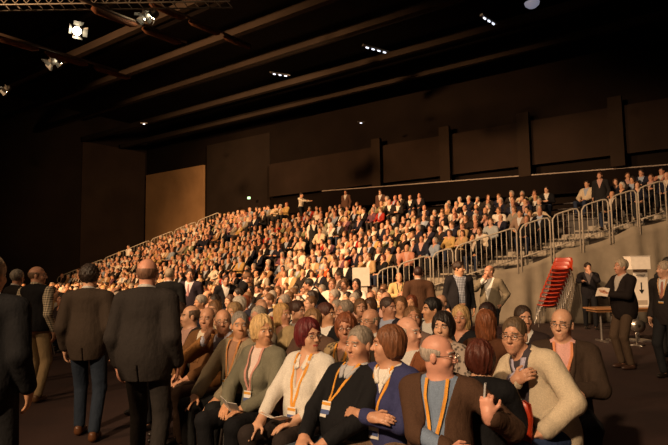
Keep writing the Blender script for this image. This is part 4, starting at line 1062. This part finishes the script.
# ------------------------------------------------------------------ chair stack, table, sign, box, small things
sx = col_x(546, 15.3)
for i in range(10):
    c_ = chair((sx+.058*i, 15.3+.02*i, .06+.108*i), 0, 'red chair, %s in the tilted stack beside the man in black' % ('lowest' if i == 0 else 'topmost' if i == 9 else ORD[i]+' from below'), 'tilted stack of red chairs', rot=(R(-14), R(0), R(-30))); c_.scale = (1.2,)*3
def table(px0, px1, d, dep, label, h=.74):
    x0, x1 = col_x(px0, d), col_x(px1, d); r = empty('table', ((x0+x1)/2, d+dep/2, 0)); L = x1-x0
    MB().box((0, 0, h-.015), (L, dep, .03)).build('tabletop', mat('wood', (.42, .20, .08)), r)
    MB().box((0, 0, h-.06), (L-.1, dep-.08, .05)).build('apron', mat('wood', (.25, .12, .05)), r)
    for s in (-1, 1):
        m = MB(); m.tube([(s*(L/2-.25), 0, .02), (s*(L/2-.25), 0, h-.05)], .025, 8); m.box((s*(L/2-.25), 0, .015), (.06, dep*.85, .03)); m.build('leg', mat('metal', (.6, .55, .5)), r, False)
    tag(r, label, 'table'); return r
table(594, 628, 12.2, .6, 'wooden table standing left behind the man with the booklet')
table(630, 690, 12.2, .6, 'wooden table under the white arrow sign at right')
# sign with arrow on the table, white box above
p = at(643, 300, 12.4); r = empty('arrow_sign', (p.x, 12.45, .74))
MB().box((0, 0, .01), (.34, .2, .02)).build('base', mat('paint', (.6, .55, .5)), r)
MB().box((0, 0, .43), (.30, .03, .82)).build('panel', mat('paper', (.85, .78, .68)), r)
a_ = MB(); a_.box((0, -.018, .46), (.022, .006, .16)); a_.add([(-.055, -.021, .38), (.055, -.021, .38), (0, -.021, .29), (-.055, -.015, .38), (.055, -.015, .38), (0, -.015, .29)], [(0, 2, 1), (3, 4, 5), (0, 1, 4, 3), (1, 2, 5, 4), (2, 0, 3, 5)])
a_.build('arrow', mat('plastic', (.01, .01, .01)), r)
MB().box((0, -.018, .70), (.20, .005, .025)).box((0, -.018, .665), (.15, .005, .016)).build('lettering', mat('plastic', (.15, .13, .12)), r); MB().box((0, -.018, .10), (.22, .005, .10)).build('logo_plate', mat('paper', (.45, .38, .3)), r)
tag(r, 'tall white sign with a black downward arrow standing on the table', 'sign')
p = at(640, 272, 12.3); r = empty('white_box', (p.x, 12.40, 1.57)); MB().box((0, 0, .14), (.42, .30, .28)).build('body', mat('paper', (.88, .80, .70)), r); MB().box((0, 0, .285), (.44, .32, .012)).build('lid', mat('paper', (.8, .74, .66)), r)
MB().tube([(0, .12, -1.57), (0, .12, 0)], .02, 8).build('stand_pole', mat('metal', (.5, .5, .5)), r); MB().box((0, .12, -1.555), (.4, .35, .03)).build('foot_plate', mat('metal', (.5, .5, .5)), r)
tag(r, 'blank white box raised on a pole directly above the arrow sign', 'box')
# cable reel below the table
p = at(638, 328, 11.6); r = empty('cable_reel', (p.x, 11.6, 0)); m_ = MB(); Mr = Matrix.Translation((0, 0, .42)) @ Matrix.Rotation(R(90), 4, 'X')
m_.lathe([(.03, -.06), (.13, -.06), (.13, -.045), (.09, -.04), (.09, .04), (.13, .045), (.13, .06), (.03, .06)], n=20, M=Mr); m_.build('drum', mat('metal', (.6, .55, .48)), r, True)
MB().tube([(0, .08, .42), (0, .08, .02)], .018, 8).tube([(-.16, .08, .02), (.16, .08, .02)], .018, 8).tube([(0, -.12, .02), (0, .2, .02)], .018, 8).build('stand', mat('metal', (.7, .66, .6)), r, True)
tag(r, 'round metal reel on a small stand under the table at right', 'reel')
# white lectern box at the tribune foot
p = at(361, 285, 14.2); r = empty('white_plinth', (p.x, 14.2, 0)); MB().box((0, 0, .62), (.30, .3, 1.26)).build('column_body', mat('paper', (.78, .7, .58)), r); MB().box((0, 0, 1.48), (.42, .4, .46)).build('top_box', mat('paper', (.86, .78, .66)), r)
tag(r, 'white box on a narrower white plinth at the foot of the railings', 'plinth')
# props in hands
def hand_pt(h, k, off=(0, 0, 0)): 
    o, J, _ = h; return prop_at(h, J['wr'+k]+J['hd'+k]*.08+np.array(off))[0]
def card(name, loc, size, rot, m, label, cat, fold=False):
    mb = MB(); w, hh, t = size
    if fold:
        for s in (-1, 1):
            Mx = Matrix.Rotation(s*.25, 4, 'Z'); mb.box((s*w/4, 0, 0), (w/2, t, hh), Mx)
    else: mb.box((0, 0, 0), (w, t, hh))
    o = mb.build(name, m); o.location = loc; o.rotation_euler = rot; return tag(o, label, cat)
card('paper_sheet', hand_pt(hero[263], 'l', (0, -.03, .04)), (.15, .21, .003), (R(50), R(20), R(-20)), mat('paper', (.85, .8, .72)), 'folded white paper held by the blonde woman', 'paper', True)
card('paper_sheet', hand_pt(hero[309], 'l', (-.03, -.02, .05)), (.2, .12, .003), (R(70), 0, R(-30)), mat('paper', (.85, .8, .74)), 'white paper on the lap of the woman in white shirt', 'paper', True)
card('mobile_phone', hand_pt(hero[438], 'l', (-.01, .02, .03)), (.05, .11, .010), (R(5), R(4), R(70)), mat('plastic', (.5, .5, .52)), 'slim phone held up by the bald man in the brown cardigan', 'phone')
card('booklet', hand_pt(stand[621], 'r', (0, -.02, .03)), (.22, .15, .012), (R(-30), 0, R(-60)), mat('paper', (.7, .6, .5)), 'open pale booklet held by the grey-haired standing man', 'booklet', True)
# raised hand with phone: belongs to the woman in black, seen beside her
# water bottle on the floor
r = empty('water_bottle', (col_x(192, 4.8), 4.8, 0))
MB().lathe([(0, .002), (.03, .003), (.033, .02), (.032, .11), (.033, .15), (.020, .185), (.013, .20), (.013, .21)], n=16).build('bottle_body', mat('glass', (.8, .85, .9)), r, True)
MB().lathe([(.0335, .07), (.0338, .12)], n=16).build('paper_label', mat('paper', (.5, .55, .7)), r, True); MB().lathe([(.015, .205), (.015, .222), (0, .223)], n=12).build('bottle_cap', mat('plastic', (.7, .7, .75)), r, True)
tag(r, 'clear water bottle with pale label standing on the floor by the front row', 'bottle')

# ------------------------------------------------------------------ light
sc = bpy.context.scene
w = bpy.data.worlds.new('hall_ambient'); sc.world = w; w.use_nodes = True; w.node_tree.nodes['Background'].inputs[0].default_value = (1, .72, .5, 1); w.node_tree.nodes['Background'].inputs[1].default_value = .016  # faint warm ambient, added to lift the unlit walls
def spot(loc, tgt, e, ang, col, size=.35, blend=.6):
    l = bpy.data.lights.new('stage_and_fill_spot', 'SPOT'); l.energy = e; l.spot_size = R(ang); l.spot_blend = blend; l.color = col; l.shadow_soft_size = size
    o = bpy.data.objects.new('stage_and_fill_spot', l); C.objects.link(o); o.location = loc; o.rotation_euler = (Vector(tgt)-Vector(loc)).to_track_quat('-Z', 'Y').to_euler()
WARM = (1, .55, .25)
spot((-5.5, -6, 8.5), (1.6, 6, .8), 7200, 46, (1, .68, .40), blend=.8)
spot((-12, -1, 8), (0, 9, .8), 2200, 60, (1, .62, .34))
spot((-18, 8, 10), (-5, 27, 3.0), 34000, 66, WARM)
spot((-10, 3, 10.5), (4, 18, 1.8), 19000, 50, (1, .62, .34))
spot((2, 22, 11), (-14, 45, 6), 12000, 55, (1, .6, .3), blend=1)  # added wash without a fixture, brightens the left wall and pale panel
def area(loc, tgt, e, sx_, sy_, col):
    l = bpy.data.lights.new('ambient_fill', 'AREA'); l.shape = 'RECTANGLE'; l.size = sx_; l.size_y = sy_; l.energy = e; l.color = col
    o = bpy.data.objects.new('ambient_fill', l); C.objects.link(o); o.location = loc; o.rotation_euler = (Vector(tgt)-Vector(loc)).to_track_quat('-Z', 'Y').to_euler()
area((-3, 6, 12), (0, 12, 0), 140, 10, 10, (1, .7, .45))  # added soft overhead fill for general brightness, not a ceiling fixture
vs_ = sc.view_settings; vs_.view_transform = 'Standard'; vs_.look = 'None'; vs_.exposure = 0; vs_.gamma = 1; vs_.use_curve_mapping = False
